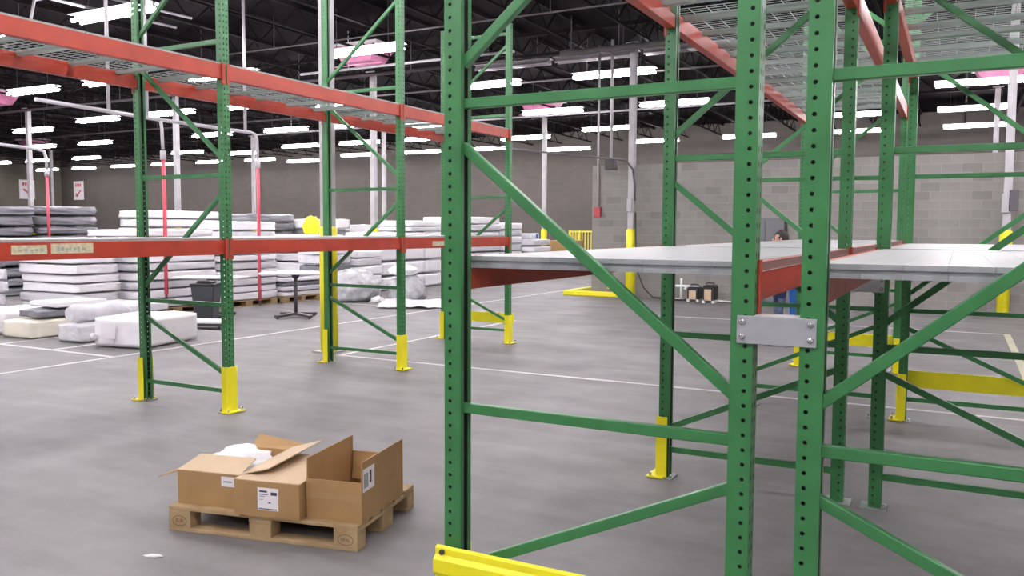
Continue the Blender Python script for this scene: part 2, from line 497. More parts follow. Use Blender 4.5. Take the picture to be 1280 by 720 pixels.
def light(x, y, z, label, lit=True):
    t = thing('strip_light', label, 'ceiling light', (x, y, z), 0, 'twin tube ceiling lights' if lit else 'unlit ceiling strips')
    put('reflector_housing', hous_me if lit else dead_me, t)
    for sx in (-0.605, 0.605):
        for sy in (-0.105, 0.105):
            put('tube', tube_me if lit else dtube_me, t, (sx, sy, 0.0))
    put('lamp_holder', cap_me, t, (0, -0.105, 0)); put('lamp_holder', cap_me, t, (0, 0.105, 0))
    hh = ZC - z
    for sx in (-0.8, 0.8):
        MB().box(sx - 0.006, sx + 0.006, -0.006, 0.006, 0.13, hh).build('hanger', 'pipe_dark', t)
ROWS = [  # near-row lights outside the view are added to brighten goods and floor
    (-6.0, [(-31 + 4.5 * q, 6.1) for q in range(10)]),
    (0.0, [(-35.6 + 4.5 * q, 6.1) for q in range(11)]),
    (5.8, [(-35.3 + 4.4 * q, 6.1) for q in range(11)]),
    (11.6, [(-23.5, 6.1), (-19.5, 6.1), (-15.5, 6.1), (-11.0, 6.1), (-6.6, 6.1), (-2.2, 6.1), (2.2, 6.1), (6.6, 6.1), (11, 6.1)]),
    (16.8, [(-30.8, 6.1), (-26.5, 6.1), (-22.6, 6.1), (-18.0, 5.89), (-13.2, 6.1), (0.4, 6.1), (5, 6.1)]),
    (22.4, [(-35.4, 5.89), (-31.1, 6.1), (-26.8, 6.1), (-22.6, 6.1), (-18.3, 5.89), (-12.95, 6.1), (-8.75, 6.1), (5, 6.1)]),
    (28.4, [(-44.3, 6.1), (-39.7, 6.1), (-31.2, 6.1), (-26.6, 6.1), (-22.9, 6.1), (-19.2, 5.89), (-13.5, 6.1), (-8.85, 6.1), (0.4, 6.1), (5, 6.1)]),
    (34.2, [(-58.0, 6.1), (-53.6, 6.1), (-48.7, 6.1), (-39.6, 6.1), (-35.4, 5.89), (-31.0, 6.1), (-27.1, 6.1), (-23.0, 6.1), (-17.6, 5.89), (-13.55, 6.1), (-3.75, 6.1), (0.35, 6.1), (5, 6.1)]),
    (39.8, [(-61.3, 6.1), (-57, 6.1), (-52.6, 6.1), (-48.3, 6.1), (-43.9, 6.1), (-39.5, 6.1), (-35.9, 5.89), (-31.6, 6.1), (-27.1, 6.1), (-22.7, 6.1), (-18.0, 5.89), (-13.35, 6.1), (-8.8, 6.1), (-4.3, 6.1), (0.45, 6.1)]),
]
def in_view(x, y, z):                                    # only decides how a light is described
    d = Vector((x, y, z - 1.7424)); f = d.dot(F_)
    if f < 0.5: return False
    px, py = 640 + 1045.1 * d.dot(R_) / f, 360 - 1045.1 * d.dot(U_) / f
    return -30 < px < 1310 and -10 < py < 720
row_no = 0
for (y, xs) in ROWS:
    seen = [x for (x, z) in xs if in_view(x, y, z)]
    for (x, z) in xs:
        if x in seen:
            lab = 'lit twin tube ceiling light, %s from left in %s row in view from the front' % (ORD[seen.index(x)], ORD[row_no])
        else:
            lab = 'added lit ceiling light outside the picture, %s from left in %s row of the hall' % (ORD[[q[0] for q in xs].index(x)], ORD[[q[0] for q in ROWS].index(y)])
        light(x, y, z, lab)
    if seen: row_no += 1
for i, x in enumerate((-11.6, -9.0, -6.4)):
    light(x, 21.7, 6.45, 'unlit pale ceiling strip, %s from left over the partition' % ORD[i], False)
t = thing('insulated_duct', 'lumpy grey insulated duct under roof above partition corner', 'duct', (0, 20.05, 0))
MB().tube([(-9.3 + 0.28 * k, 0, 6.30 + 0.015 * math.sin(k * 2.1)) for k in range(12)], [0.075 + 0.015 * (k % 2) for k in range(12)], 12).build('duct', 'pipe_dark', t)
for x in (-9.0, -7.7, -6.5): MB().box(x - 0.01, x + 0.01, -0.01, 0.01, 6.36, ZC).build('hanger', 'pipe_dark', t)

# pink boxy units at the column heads
def pink_unit(x, y, label):
    t = thing('ceiling_unit', label, 'ceiling unit', (x, y, 6.5))
    m = MB(); m.quadbox([(-0.55, -0.35, 0), (0.45, -0.35, 0), (0.45, 0.35, 0), (-0.55, 0.35, 0), (-0.75, -0.5, 0.42), (0.75, -0.5, 0.42), (0.75, 0.5, 0.42), (-0.75, 0.5, 0.42)])
    m.build('hood', 'pinkbox', t, 0.01)
    MB().box(-0.85, 0.85, -0.6, 0.6, 0.42, 0.5).build('rim', 'fixture', t)
    for sx in (-0.5, 0.5): MB().box(sx - 0.01, sx + 0.01, -0.01, 0.01, 0.5, ZC - 6.5).build('hanger', 'pipe_dark', t)
    MB().bar((-0.95, -0.2, -0.06), (0.75, -0.2, -0.06), 0.03, 0.03).build('bottom_rail', 'pinkbox', t)
pink_unit(-15.3, 19.6, 'pink hood shaped unit under roof above centre column')
pink_unit(-33.2, 19.6, 'pink hood shaped unit under roof at far left column')
pink_unit(-15.2, 31.0, 'pinkish hood shaped unit above slim column beyond centre frame')
pink_unit(1.0, 31.0, 'pinkish hood shaped unit above column behind block partition')
pink_unit(-49.0, 31.0, 'pinkish hood shaped unit in far left corner under roof')

# ---------------------------------------------------------------- pallet racks
W, D = 0.082, 0.076
HOLE = 0.0508
NCELL = 95
PH = HOLE * NCELL
def holed_cell(verts, faces, org, u, v, du, dv, cu, cv, ru, rv):
    """rectangle org..org+u*du+v*dv with an 8-gon hole"""
    outer = [(0, 0), (cu, 0), (du, 0), (du, cv), (du, dv), (cu, dv), (0, dv), (0, cv)]
    ang = [225, 270, 315, 0, 45, 90, 135, 180]
    i = len(verts)
    for (a, b) in outer: verts.append(org + u * a + v * b)
    for t in ang: verts.append(org + u * (cu + ru * math.cos(math.radians(t))) + v * (cv + rv * math.sin(math.radians(t))))
    for k in range(8):
        faces.append((i + k, i + (k + 1) % 8, i + 8 + (k + 1) % 8, i + 8 + k))
def post_mesh():
    """C-section upright of folded sheet; punched front faces +x, open towards -x"""
    vs, fs = [], []
    X, Y, Z = Vector((1, 0, 0)), Vector((0, 1, 0)), Vector((0, 0, 1))
    LIP, TH = 0.027, 0.0025
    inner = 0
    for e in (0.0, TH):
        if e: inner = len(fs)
        d, wy = D / 2 - e, W / 2 - e
        for k in range(NCELL):
            z = k * HOLE
            holed_cell(vs, fs, Vector((d, -wy, z)), Y, Z, wy, HOLE, wy / 2 + 0.002, HOLE / 2, 0.006, 0.012)
            holed_cell(vs, fs, Vector((d, 0, z)), Y, Z, wy, HOLE, wy / 2 - 0.002, HOLE / 2, 0.006, 0.012)
            for s in (-1, 1):
                holed_cell(vs, fs, Vector((-d, s * wy, z)), X, Z, 2 * d, HOLE, D * 0.66 - e, HOLE / 2, 0.0075, 0.0075)
        for s in (-1, 1):
            i = len(vs)
            vs += [Vector((-d, s * wy, 0)), Vector((-d, s * (W / 2 - LIP), 0)), Vector((-d, s * (W / 2 - LIP), PH)), Vector((-d, s * wy, PH))]
            fs.append((i, i + 1, i + 2, i + 3))
    me = bpy.data.meshes.new('post')
    me.from_pydata([tuple(v) for v in vs], [], fs)
    me.materials.append(MATS['green']); me.materials.append(MATS['post_inner_shade'])   # shade painted onto the inside of the fold
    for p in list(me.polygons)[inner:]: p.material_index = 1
    return me
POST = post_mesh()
FOOT = MB().box(-0.07, 0.085, -0.075, 0.075, 0, 0.008).mesh('foot_plate', 'galv')
ANCHOR = MB().tube([(0, 0, 0.008), (0, 0, 0.035)], 0.010, 6).mesh('anchor_bolt', 'bolt')
BASE_Y, PITCH = 2.8806, 2.78975
YK = [BASE_Y + k * PITCH for k in range(4)]
LEVELS = (0.20, 1.02, 2.24, 3.47, 4.68)
def frame(xa, xb, y, flip, label):
    """upright frame across the rack: post at xa (left, front faces -x) and xb (front faces +x)"""
    t = thing('rack_upright', label, 'rack frame', ((xa + xb) / 2, y, 0), 0, 'green upright frames')
    hx = (xb - xa) / 2
    for s in (-1, 1):
        p = put('post', POST, t, (s * hx, 0, 0.008), (0, 0, 0 if s > 0 else math.pi))
        f = put('foot_plate', FOOT, p, (0, 0, -0.008))
        put('anchor_bolt', ANCHOR, p, (-0.055, 0.05 if s < 0 else -0.05, -0.008))
    ix = hx - D / 2 + 0.012
    for z in LEVELS:
        MB().box(-ix, ix, -0.017, 0.017, z - 0.02, z + 0.02).build('horizontal_brace', 'green', t, 0.003)
    dirs = [1, -1, 1, -1] if flip else [-1, 1, -1, 1]      # lower panel first: +1 = high at left
    for k in range(4):
        z0, z1 = LEVELS[k] + 0.155, LEVELS[k + 1] - 0.165
        a, b = ((-ix, 0, z1), (ix, 0, z0)) if dirs[k] > 0 else ((-ix, 0, z0), (ix, 0, z1))
        MB().bar(a, b, 0.034, 0.04).build('diagonal_brace', 'green', t, 0.003)
    return t
R1A, R1B, R2A, R2B = -1.7857, -0.6362, -0.4102, 0.7393
LA, LB = -7.228, -6.071
POSW = ['nearest', 'second', 'third', 'farthest']
for k in range(4):
    frame(R1A, R1B, YK[k], False, '%s green upright frame of the centre rack row' % POSW[k])
for k in range(3):
    frame(R2A, R2B, YK[k], True, '%s green upright frame of the right rack row' % ['nearest', 'middle', 'end'][k])
for k in range(4):
    frame(LA, LB, YK[k], True, '%s green upright frame of the left rack row' % ['cut off', 'nearest', 'middle', 'farthest'][k])

# beams
BL = PITCH - W - 0.004
def beam_mesh(h, step):
    """box step beam along y, outer side +x; deck ledge on the -x side"""
    m = MB()
    pr = [(0.030, 0.0), (0.030, h), (-0.002, h), (-0.002, h - step), (-0.032, h - step), (-0.032, 0.0)]
    m.prism(pr, 'y', -BL / 2, BL / 2)
    return m.mesh('beam_body', 'orange', True, 0.003)
BEAMM = beam_mesh(0.135, 0.047)
CONN = MB()
CONN.box(0.030, 0.0445, 0, 0.005, -0.045, 0.145)            # web of the angle
CONN.box(0.0405, 0.0455, 0.0, 0.040, -0.045, 0.145)         # leg lapping over the post front
CONNM = CONN.mesh('end_connector', 'orange')
CONNM2 = CONNM.copy()
for v in CONNM2.vertices: v.co.y = -v.co.y
CONNM2.flip_normals()
def beam(x, k, z, side, label):
    t = thing('rack_beam', label, 'rack beam', (x, (YK[k] + YK[k + 1]) / 2, z), 0 if side > 0 else math.pi, 'orange rack beams')
    put('beam_body', BEAMM, t)
    put('end_connector', CONNM, t, (0, BL / 2 - 0.005, 0))
    put('end_connector', CONNM2, t, (0, -BL / 2 + 0.005, 0))
    return t
LOWZ, UPZ = 1.500, 3.115
BEAMS = {}
rows = [('left', LA, LB, 3), ('centre', R1A, R1B, 3), ('right', R2A, R2B, 2)]
for rn, xa, xb, nb in rows:
    bays = ['nearest', 'middle', 'farthest'] if nb == 3 else ['nearest', 'farther']
    for k in range(nb):
        for lev, z in (('lower', LOWZ), ('upper', UPZ)):
            for sd, x, s in (('left', xa, -1), ('right', xb, 1)):
                BEAMS[rn, k, lev, sd] = beam(x, k, z, s, '%s %s beam of the %s bay of the %s rack row' % (lev, sd, bays[k], rn))

# solid decks on the lower level: planks with a grooved end
DH = 0.048
def plank_mesh(wd, ln):
    h = DH
    e = ln / 2
    pr = [(-e, 0.0), (-e, 0.016), (-e + 0.010, 0.020), (-e + 0.010, 0.026), (-e, 0.030), (-e, h), (e, h), (e, 0.030), (e - 0.010, 0.026), (e - 0.010, 0.020), (e, 0.016), (e, 0.0)]
    me = MB().prism(pr, 'x', -wd / 2 + 0.0005, wd / 2 - 0.0005).mesh('plank', 'deck')
    me.materials.append(MATS['galv'])                      # bare rolled ends
    for p in me.polygons:
        if len(p.vertices) == 4 and abs(p.center.y) > e - 0.02 and abs(p.normal.z) < 0.95: p.material_index = 1
    return me
NP = 9
def deck(xa, xb, k, ztop, label, over):
    x0, x1 = (xa + 0.004, xb - 0.004) if over else (xa + 0.004, xb - 0.004)
    ln = PITCH - 0.006 if not over else PITCH - W - 0.02
    t = thing('shelf_deck', label, 'shelf deck', ((x0 + x1) / 2, (YK[k] + YK[k + 1]) / 2, ztop - (DH + 0.018 if over else DH)), 0, 'solid lower decks')
    wd = (x1 - x0) / NP
    pm = plank_mesh(wd, BL - 0.02 if not over else ln)
    if not over:
        for sx, side in ((x1 - t.location.x + 0.0365, 1), (x0 - t.location.x - 0.0365, -1)):
            e = MB().box(sx - 0.0012, sx + 0.0012, -BL / 2 + 0.06, BL / 2 - 0.06, DH - 0.032, DH - 0.001).build('draped_edge', 'flange', t)
            MB().box(sx - 0.0012, sx + 0.0030, -BL / 2 + 0.06, BL / 2 - 0.06, DH - 0.035, DH - 0.032).build('edge_bead', 'galv_bright', e)
    for i in range(NP): put('plank', pm, t, (-(x1 - x0) / 2 + wd * (i + 0.5), 0, 0), None, (1, 1, (DH + 0.018) / DH if over else 1))
for rn, xa, xb, nb in rows:
    bays = ['nearest', 'middle', 'farthest'] if nb == 3 else ['nearest', 'farther']
    for k in range(nb):
        over = rn == 'left'
        deck(xa, xb, k, LOWZ + 0.136 + 0.018 if over else LOWZ + 0.136, 'pale solid steel deck on the lower level of the %s bay, %s rack row' % (bays[k], rn), over)

# wire decks on the upper level, two per bay
def wire_mesh(dx, dy):
    m = MB(); r = 0.002
    n = int(dy / 0.056)
    for i in range(n + 1):
        y = -dy / 2 + dy * i / n
        m.box(-dx / 2, dx / 2, y - r, y + r, -r, r)
    n = int(dx / 0.11)
    for i in range(n + 1):
        x = -dx / 2 + dx * i / n
        m.box(x - r, x + r, -dy / 2, dy / 2, -3 * r, -r)
    for s in (-1, 1): m.box(s * dx / 2 - r, s * dx / 2 + r, -dy / 2, dy / 2, -0.045, r)
    return m.mesh('wire_grid', 'wire', False)
def chan_mesh(dx):
    m = MB()
    m.prism([(-0.035, -0.01), (-0.02, -0.045), (0.02, -0.045), (0.035, -0.01), (0.032, -0.01), (0.018, -0.042), (-0.018, -0.042), (-0.032, -0.01)], 'x', -dx / 2, dx / 2)
    return m.mesh('support_channel', 'channel')
for rn, xa, xb, nb in rows:
    bays = ['nearest', 'middle', 'farthest'] if nb == 3 else ['nearest', 'farther']
    dx, dy = xb - xa - 0.01, BL / 2 - 0.01
    wm, cm = wire_mesh(dx + 0.06, dy), chan_mesh(dx - 0.005)
    for k in range(nb):
        for hname, s in (('near', -1), ('far', 1)):
            t = thing('wire_deck', 'wire mesh deck, %s half of the %s upper bay, %s rack row' % (hname, bays[k], rn), 'wire deck',
                      ((xa + xb) / 2, (YK[k] + YK[k + 1]) / 2 + s * BL / 4, UPZ + 0.1475), 0, 'upper wire decks')
            put('wire_grid', wm, t)
            for q in (-0.36, 0.0, 0.36): put('support_channel', cm, t, (0, q * dy, 0))

# paper labels on the near left beam
b = BEAMS['left', 0, 'lower', 'right']
y0 = b.location.y
def beam_label(b, ya, yb, za, zb, m='paper_label', txt=True):
    o = MB().box(0.0305, 0.0315, ya - b.location.y, yb - b.location.y, za - b.location.z, zb - b.location.z).build('paper_label', m, b)
    o['label'] = 'faded paper label'
    if txt:
        mm = MB(); rr = random.Random(int(ya * 100))
        yy = ya + 0.05
        while yy < yb - 0.05:
            l = rr.uniform(0.012, 0.03)
            mm.box(0.0316, 0.0319, yy - b.location.y, yy + l - b.location.y, za + 0.02 - b.location.z, zb - 0.022 - rr.uniform(0, 0.015) - b.location.z)
            yy += l + rr.uniform(0.012, 0.03)
        mm.build('faded_print', 'channel', o)
beam_label(b, 3.63, 3.90, 1.545, 1.612)
beam_label(b, 3.93, 4.28, 1.545, 1.622)
beam_label(BEAMS['left', 2, 'lower', 'right'], 9.12, 9.40, 1.53, 1.59)

# row spacers between the centre and right rows
for k, nm in ((0, 'nearest frames'), (1, 'second frames'), (2, 'third frames')):
    t = thing('row_spacer', 'grey bolted spacer plate joining the %s of the two rack rows' % nm, 'spacer plate', ((R1B + R2A) / 2, YK[k] - W / 2 - 0.006, 1.365), 0, 'row spacers')
    MB().box(-0.128, 0.128, -0.003, 0.003, 0, 0.094).build('plate', 'spacer', t, 0.0015)
    MB().box(-0.072, 0.072, 0.003, 0.085, 0.090, 0.096).build('top_flange', 'galv_bright', t)
    MB().box(-0.07, 0.07, 0.003, 0.06, 0.0, 0.006).build('bottom_flange', 'spacer', t)
    for sx in (-0.110, 0.110):
        for z in (0.024, 0.074):
            MB().tube([(sx, -0.003, z), (sx, -0.007, z), (sx, -0.012, z)], [0.0115, 0.011, 0.006], 10).build('bolt', 'bolt', t)

# yellow post guards and end-of-row guard rails
def guard_mesh(h=0.43):
    m = MB(); wy, t_ = 0.062, 0.006
    m.box(0.044, 0.050, -wy, wy, 0.0, h)
    for s in (-1, 1): m.box(-0.030, 0.044, s * wy - (t_ if s > 0 else 0), s * wy + (0 if s > 0 else t_), 0.0, h)
    return m.mesh('guard_shell', 'yellow', True, 0.002)
GUARD = guard_mesh()
GFOOT = MB().box(-0.01, 0.105, -0.10, 0.10, 0, 0.010).mesh('foot_plate', 'yellow')
def guard_parts(t, dx, s):
    g = put('guard_shell', GUARD, t, (dx, 0, 0.008), (0, 0, 0 if s > 0 else math.pi))
    f = put('foot_plate', GFOOT, g, (0, 0, -0.002))
    for q in (-0.085, 0.085): put('anchor_bolt', ANCHOR, g, (0.08, q, 0.0))
def guard(x, y, s, label):
    t = thing('post_guard', label, 'post guard', (x, y, 0.0), 0, 'yellow post guards')
    guard_parts(t, 0, s)
guard(LB, YK[1], 1, 'yellow guard on aisle side foot of nearest left rack frame')
guard(LA, YK[1], -1, 'yellow guard on rear foot of nearest left rack frame')
guard(LB, YK[2], 1, 'yellow guard on aisle side foot of middle left rack frame')
guard(LA, YK[2], -1, 'yellow guard on rear foot of middle left rack frame beside yellow column sleeve')
guard(R1A, YK[1], -1, 'yellow guard on aisle foot of second centre rack frame')
def end_guard(xa, xb, y, s, label):
    """s = +1: rail on the far side of the frame, -1: camera side"""
    t = thing('end_guard_rail', label, 'guard rail', ((xa + xb) / 2, y, 0), 0, 'yellow end guard rails')
    hx = (xb - xa) / 2
    guard_parts(t, -hx, -1); guard_parts(t, hx, 1)
    yy = s * 0.072
    pr = [(0, 0.300), (s * 0.012, 0.312), (s * 0.012, 0.335), (s * 0.03, 0.352), (s * 0.03, 0.405), (s * 0.012, 0.422), (s * 0.012, 0.448), (0, 0.458), (-0.006 * s, 0.455), (-0.006 * s, 0.303)]
    MB().prism([(yy + a, z) for a, z in pr], 'x', -hx - 0.055, hx + 0.055).build('rail', 'yellow', t)
    for sx in (-1, 1):
        MB().tube([(sx * (hx + 0.02), yy + s * 0.010, 0.435), (sx * (hx + 0.02), yy + s * 0.024, 0.435)], 0.011, 8).build('bolt', 'darkmetal', t)
end_guard(R1A, R1B, YK[0], -1, 'yellow guard rail across camera end of the centre rack row')
end_guard(LA, LB, YK[3], 1, 'yellow guard rail across far end of the left rack row')
end_guard(R1A, R1B, YK[3], 1, 'yellow guard rail across far end of the centre rack row')
end_guard(R2A, R2B, YK[2], 1, 'yellow guard rail across far end of the right rack row')

# ---------------------------------------------------------------- wooden pallet with cartons
PA = math.radians(12.1)
PO = Vector((-3.975, 3.245, 0))
def text_mesh(s, size, m):
    cu = bpy.data.curves.new('txt', 'FONT'); cu.body = s; cu.size = size; cu.align_x = 'CENTER'; cu.align_y = 'CENTER'; cu.extrude = 0.0004
    o = bpy.data.objects.new('txt', cu); COL.objects.link(o)
    dg = bpy.context.evaluated_depsgraph_get()
    me = bpy.data.meshes.new_from_object(o.evaluated_get(dg))
    bpy.data.objects.remove(o); bpy.data.curves.remove(cu)
    me.materials.clear(); me.materials.append(MATS[m])
    return me
def pallet(label, loc, rz, stamps=False, group=None):
    t = thing('wooden_pallet', label, 'pallet', loc, rz, group)
    L, Dp = 1.2, 0.78
    for y, wd in ((0.0725, 0.145), (0.24, 0.10), (0.39, 0.145), (0.54, 0.10), (0.7075, 0.145)):
        MB().box(0, L, y - wd / 2, y + wd / 2, 0.122, 0.144).build('deck_board', 'wood', t, 0.003)
    for x in (0.0725, 0.6, 1.1275):
        MB().box(x - 0.0725, x + 0.0725, 0, Dp, 0.100, 0.1219).build('stringer_board', 'wood', t, 0.003)
    for iy, (y, wd) in enumerate(((0.05, 0.10), (0.39, 0.145), (0.73, 0.10))):
        MB().box(0, L, y - wd / 2, y + wd / 2, 0, 0.022).build('bottom_board', 'wood', t, 0.003)
        for ix, x in enumerate((0.0725, 0.6, 1.1275)):
            bk = MB().box(x - (0.0725 if ix != 1 else 0.07), x + (0.0725 if ix != 1 else 0.07), y - wd / 2, y + wd / 2, 0.022, 0.0999).build('block', 'wood', t, 0.003)
            if stamps and iy == 0 and ix != 1:
                MB().tube([(x + 0.046 * math.cos(a), -0.0006, 0.061 + 0.029 * math.sin(a)) for a in [2 * math.pi * q / 28 for q in range(29)]], 0.0016, 5, False).build('stamp_ring', 'stamp', bk)
                me = text_mesh('EUR' if ix == 0 else 'EPAL', 0.030 if ix == 0 else 0.026, 'stamp')
                put('stamp_letters', me, bk, (x, -0.0006, 0.061), (math.pi / 2, 0, 0))
    return t
pallet('wooden pallet with stamped corner blocks carrying three cardboard boxes', PO, PA, True)
def P(x, y, z): return PO + Matrix.Rotation(PA, 3, 'Z') @ Vector((x, y, z))

def panel(name, m, parent, a, b, c, d, th=0.005, m2=None):
    """bent-free cardboard panel through four corners with thickness"""
    a, b, c, d = map(Vector, (a, b, c, d))
    n = (b - a).cross(d - a).normalized() * th
    mb = MB(); mb.quadbox([a, b, c, d, a + n, b + n, c + n, d + n])
    return mb.build(name, m, parent)
def carton(label, x0, x1, y0, y1, h, hf=None, hs=None, hb=None, rz=0.0):
    """open carton; hf, hs, hb heights of front, side and back walls"""
    hf = hf or h; hs = hs or h; hb = hb or h
    t = thing('cardboard_box', label, 'cardboard box', P((x0 + x1) / 2, (y0 + y1) / 2, 0.1445), PA + rz)
    hx, hy, e = (x1 - x0) / 2, (y1 - y0) / 2, 0.006
    MB().box(-hx, hx, -hy, hy, 0, e).build('bottom', 'card', t)
    MB().box(-hx, hx, -hy, -hy + e, e, hf).build('front_wall', 'card', t)
    MB().box(-hx, hx, hy - e, hy, e, hb).build('back_wall', 'card', t)
    MB().box(-hx, -hx + e, -hy + e, hy - e, e, hs).build('side_wall', 'card', t)
    MB().box(hx - e, hx, -hy + e, hy - e, e, hs).build('side_wall', 'card', t)
    return t, hx, hy
# left box, flaps open, white bag inside
t, hx, hy = carton('open cardboard box holding a white bag at left end of pallet', 0.025, 0.44, 0.055, 0.62, 0.195)
h = 0.195
panel('front_flap', 'card_in', t, (-hx, -hy, h), (hx, -hy, h), (hx - 0.015, -hy + 0.19, h + 0.045), (-hx + 0.02, -hy + 0.19, h + 0.045))
panel('left_flap', 'card', t, (-hx, hy, h), (-hx, -hy, h), (-hx - 0.15, -hy + 0.02, h - 0.055), (-hx - 0.15, hy - 0.02, h - 0.055))
panel('right_flap', 'card_in', t, (hx, -hy, h + 0.005), (hx + 0.17, -hy + 0.03, h + 0.045), (hx + 0.22, hy - 0.01, h + 0.085), (hx, hy, h + 0.02))
panel('back_flap', 'card', t, (-hx + 0.12, hy, h), (hx - 0.005, hy, h), (hx + 0.06, hy + 0.12, h + 0.01), (-hx + 0.10, hy + 0.13, h + 0.055))
lb = MB().box(0.085, 0.17, -hy - 0.0012, -hy - 0.0002, 0.125, 0.182).build('label_sticker', 'paper', t)
lb['label'] = 'small white address sticker'
MB().box(0.10, 0.155, -hy - 0.0016, -hy - 0.0013, 0.148, 0.158).build('print', 'channel', lb)
# white bag
def blob(name, m, dims, seed, amp=0.18, sub=4, freq=2.2, flat=0.0):
    bm = bmesh.new()
    bmesh.ops.create_icosphere(bm, subdivisions=sub, radius=1.0)
    o = Vector((seed * 3.7, seed * 1.3, seed * 5.1))
    for v in bm.verts:
        p = v.co.copy()
        k = 1 + amp * noise.noise(p * freq + o) + amp * 0.5 * noise.noise(p * freq * 2.7 + o)
        v.co = p * k
        if v.co.z < -flat: v.co.z = -flat + (v.co.z + flat) * 0.05
        v.co.x *= dims[0]; v.co.y *= dims[1]; v.co.z *= dims[2]
    me = bpy.data.meshes.new(name)
    zmin = min(v.co.z for v in bm.verts)
    for v in bm.verts: v.co.z -= zmin
    for f in bm.faces: f.smooth = True
    bm.to_mesh(me); bm.free()
    me.materials.append(MATS[m])
    return me
o = put('plastic_bag', blob('plastic_bag', 'bagwhite', (0.215, 0.20, 0.165), 3, 0.22, 4, 2.6, 0.6), None, P(0.235, 0.36, 0.152), (0, 0, PA))
tag(o, 'white crumpled plastic bag bulging out of the left cardboard box', 'plastic bag')
# middle box, closed top
t, hx, hy = carton('closed cardboard box with white shipping label in middle of pallet', 0.452, 0.858, -0.02, 0.54, 0.200, rz=math.radians(0.4))
MB().box(-hx, -0.001, -hy, hy, 0.2005, 0.205).build('top_flap', 'card_in', t)
MB().box(0.001, hx, -hy, hy, 0.2005, 0.205).build('top_flap', 'card_in', t)
lb = MB().box(-0.055, 0.075, -hy - 0.0014, -hy - 0.0002, 0.042, 0.168).build('shipping_label', 'paper', t)
lb['label'] = 'white shipping label'
m_ = MB()
for (a, b, z0, z1) in ((-0.043, 0.005, 0.142, 0.152), (-0.043, 0.01, 0.128, 0.132), (-0.043, -0.01, 0.118, 0.121), (-0.043, -0.02, 0.100, 0.102), (0.028, 0.066, 0.128, 0.146), (0.012, 0.028, 0.082, 0.089), (-0.048, 0.065, 0.046, 0.052)):
    m_.box(a, b, -hy - 0.0018, -hy - 0.0015, z0, z1)
m_.build('print', 'ink', lb)
# right box, open, tall side flaps
t, hx, hy = carton('tall open cardboard box with raised side flaps at right end of pallet', 0.868, 1.205, 0.045, 0.60, 0.222, hf=0.222, hs=0.222, hb=0.24)
MB().box(-hx, -hx + 0.006, -hy + 0.004, hy - 0.004, 0.2222, 0.335).build('raised_flap', 'card', t)
MB().box(hx - 0.006, hx, -hy + 0.004, hy - 0.004, 0.2222, 0.335).build('raised_flap', 'card', t)
panel('folded_flap', 'card', t, (-hx + 0.02, -hy + 0.008, 0.218), (hx - 0.02, -hy + 0.008, 0.218), (hx - 0.02, -hy + 0.05, 0.06), (-hx + 0.02, -hy + 0.05, 0.06))
panel('folded_flap', 'card', t, (-hx + 0.02, hy - 0.012, 0.236), (hx - 0.02, hy - 0.012, 0.236), (hx - 0.02, hy - 0.05, 0.08), (-hx + 0.02, hy - 0.05, 0.08))
MB().box(-hx, hx - 0.002, -hy - 0.0008, -hy - 0.0002, 0.118, 0.150).build('tape_strip', 'tape', t)
lb = MB().box(hx + 0.0002, hx + 0.0012, -hy + 0.012, -hy + 0.155, 0.165, 0.292).build('address_label', 'paper', t)
lb['label'] = 'white address label with barcode'
m_ = MB()
for q in range(9):
    m_.box(hx + 0.0013, hx + 0.0016, -hy + 0.025 + q * 0.006, -hy + 0.028 + q * 0.006, 0.185, 0.265)
m_.box(hx + 0.0013, hx + 0.0016, -hy + 0.095, -hy + 0.118, 0.20, 0.27)
m_.build('barcode', 'ink', lb)
# scrap of paper on the floor
tag(put('paper_scrap', blob('paper_scrap', 'bagwhite', (0.05, 0.014, 0.010), 5, 0.4, 3, 3, 0.3), None, (-3.72, 2.93, 0.0), (0, 0, 0.45)), 'tiny torn white paper scrap on the floor before the pallet', 'paper scrap')

# ---------------------------------------------------------------- stacks of wrapped goods
def slab_mesh(seed, m, amp=0.05, n=7, nz=3, edge=0.035):
    """soft plastic-wrapped slab, unit footprint and unit height, base at z = 0"""
    bm = bmesh.new()
    bmesh.ops.create_cube(bm, size=1.0)
    bmesh.ops.subdivide_edges(bm, edges=list(bm.edges), cuts=n, use_grid_fill=True)
    o = Vector((seed * 2.3, seed * 4.1, seed * 0.7))
    for v in bm.verts:
        p = v.co.copy()
        ex = max(0, abs(p.x) - (0.5 - edge * 0.35)) / (edge * 0.35); ey = max(0, abs(p.y) - (0.5 - edge * 0.35)) / (edge * 0.35)
        pull = 1 - edge * 0.5 * (abs(p.z) * 2) ** 3
        v.co.x = p.x * (1 - (1 - pull) * 0.35); v.co.y = p.y * (1 - (1 - pull) * 0.35)
        k = noise.noise(Vector((p.x * 4, p.y * 4, p.z * 1.5)) + o)
        k2 = noise.noise(Vector((p.x * 9, p.y * 9, p.z * 3)) + o)
        v.co.z = p.z * (1 - 0.10 * max(ex, ey)) + amp * (k * 1.6 + k2 * 0.7) * (1.0 if p.z > 0 else 0.15)
        v.co.x += amp * 0.22 * k2 * (1 if abs(p.x) > 0.4 else 0); v.co.y += amp * 0.22 * k * (1 if abs(p.y) > 0.4 else 0)
        v.co.z += 0.5
    for ax in range(3):
        lo = min(v.co[ax] for v in bm.verts); hi = max(v.co[ax] for v in bm.verts)
        for v in bm.verts: v.co[ax] = (v.co[ax] - lo) / (hi - lo) - (0.5 if ax < 2 else 0.0)
    for f in bm.faces: f.smooth = True
    me = bpy.data.meshes.new('slab')
    bm.to_mesh(me); bm.free()
    me.materials.append(MATS[m])
    return me
SLABS = {}
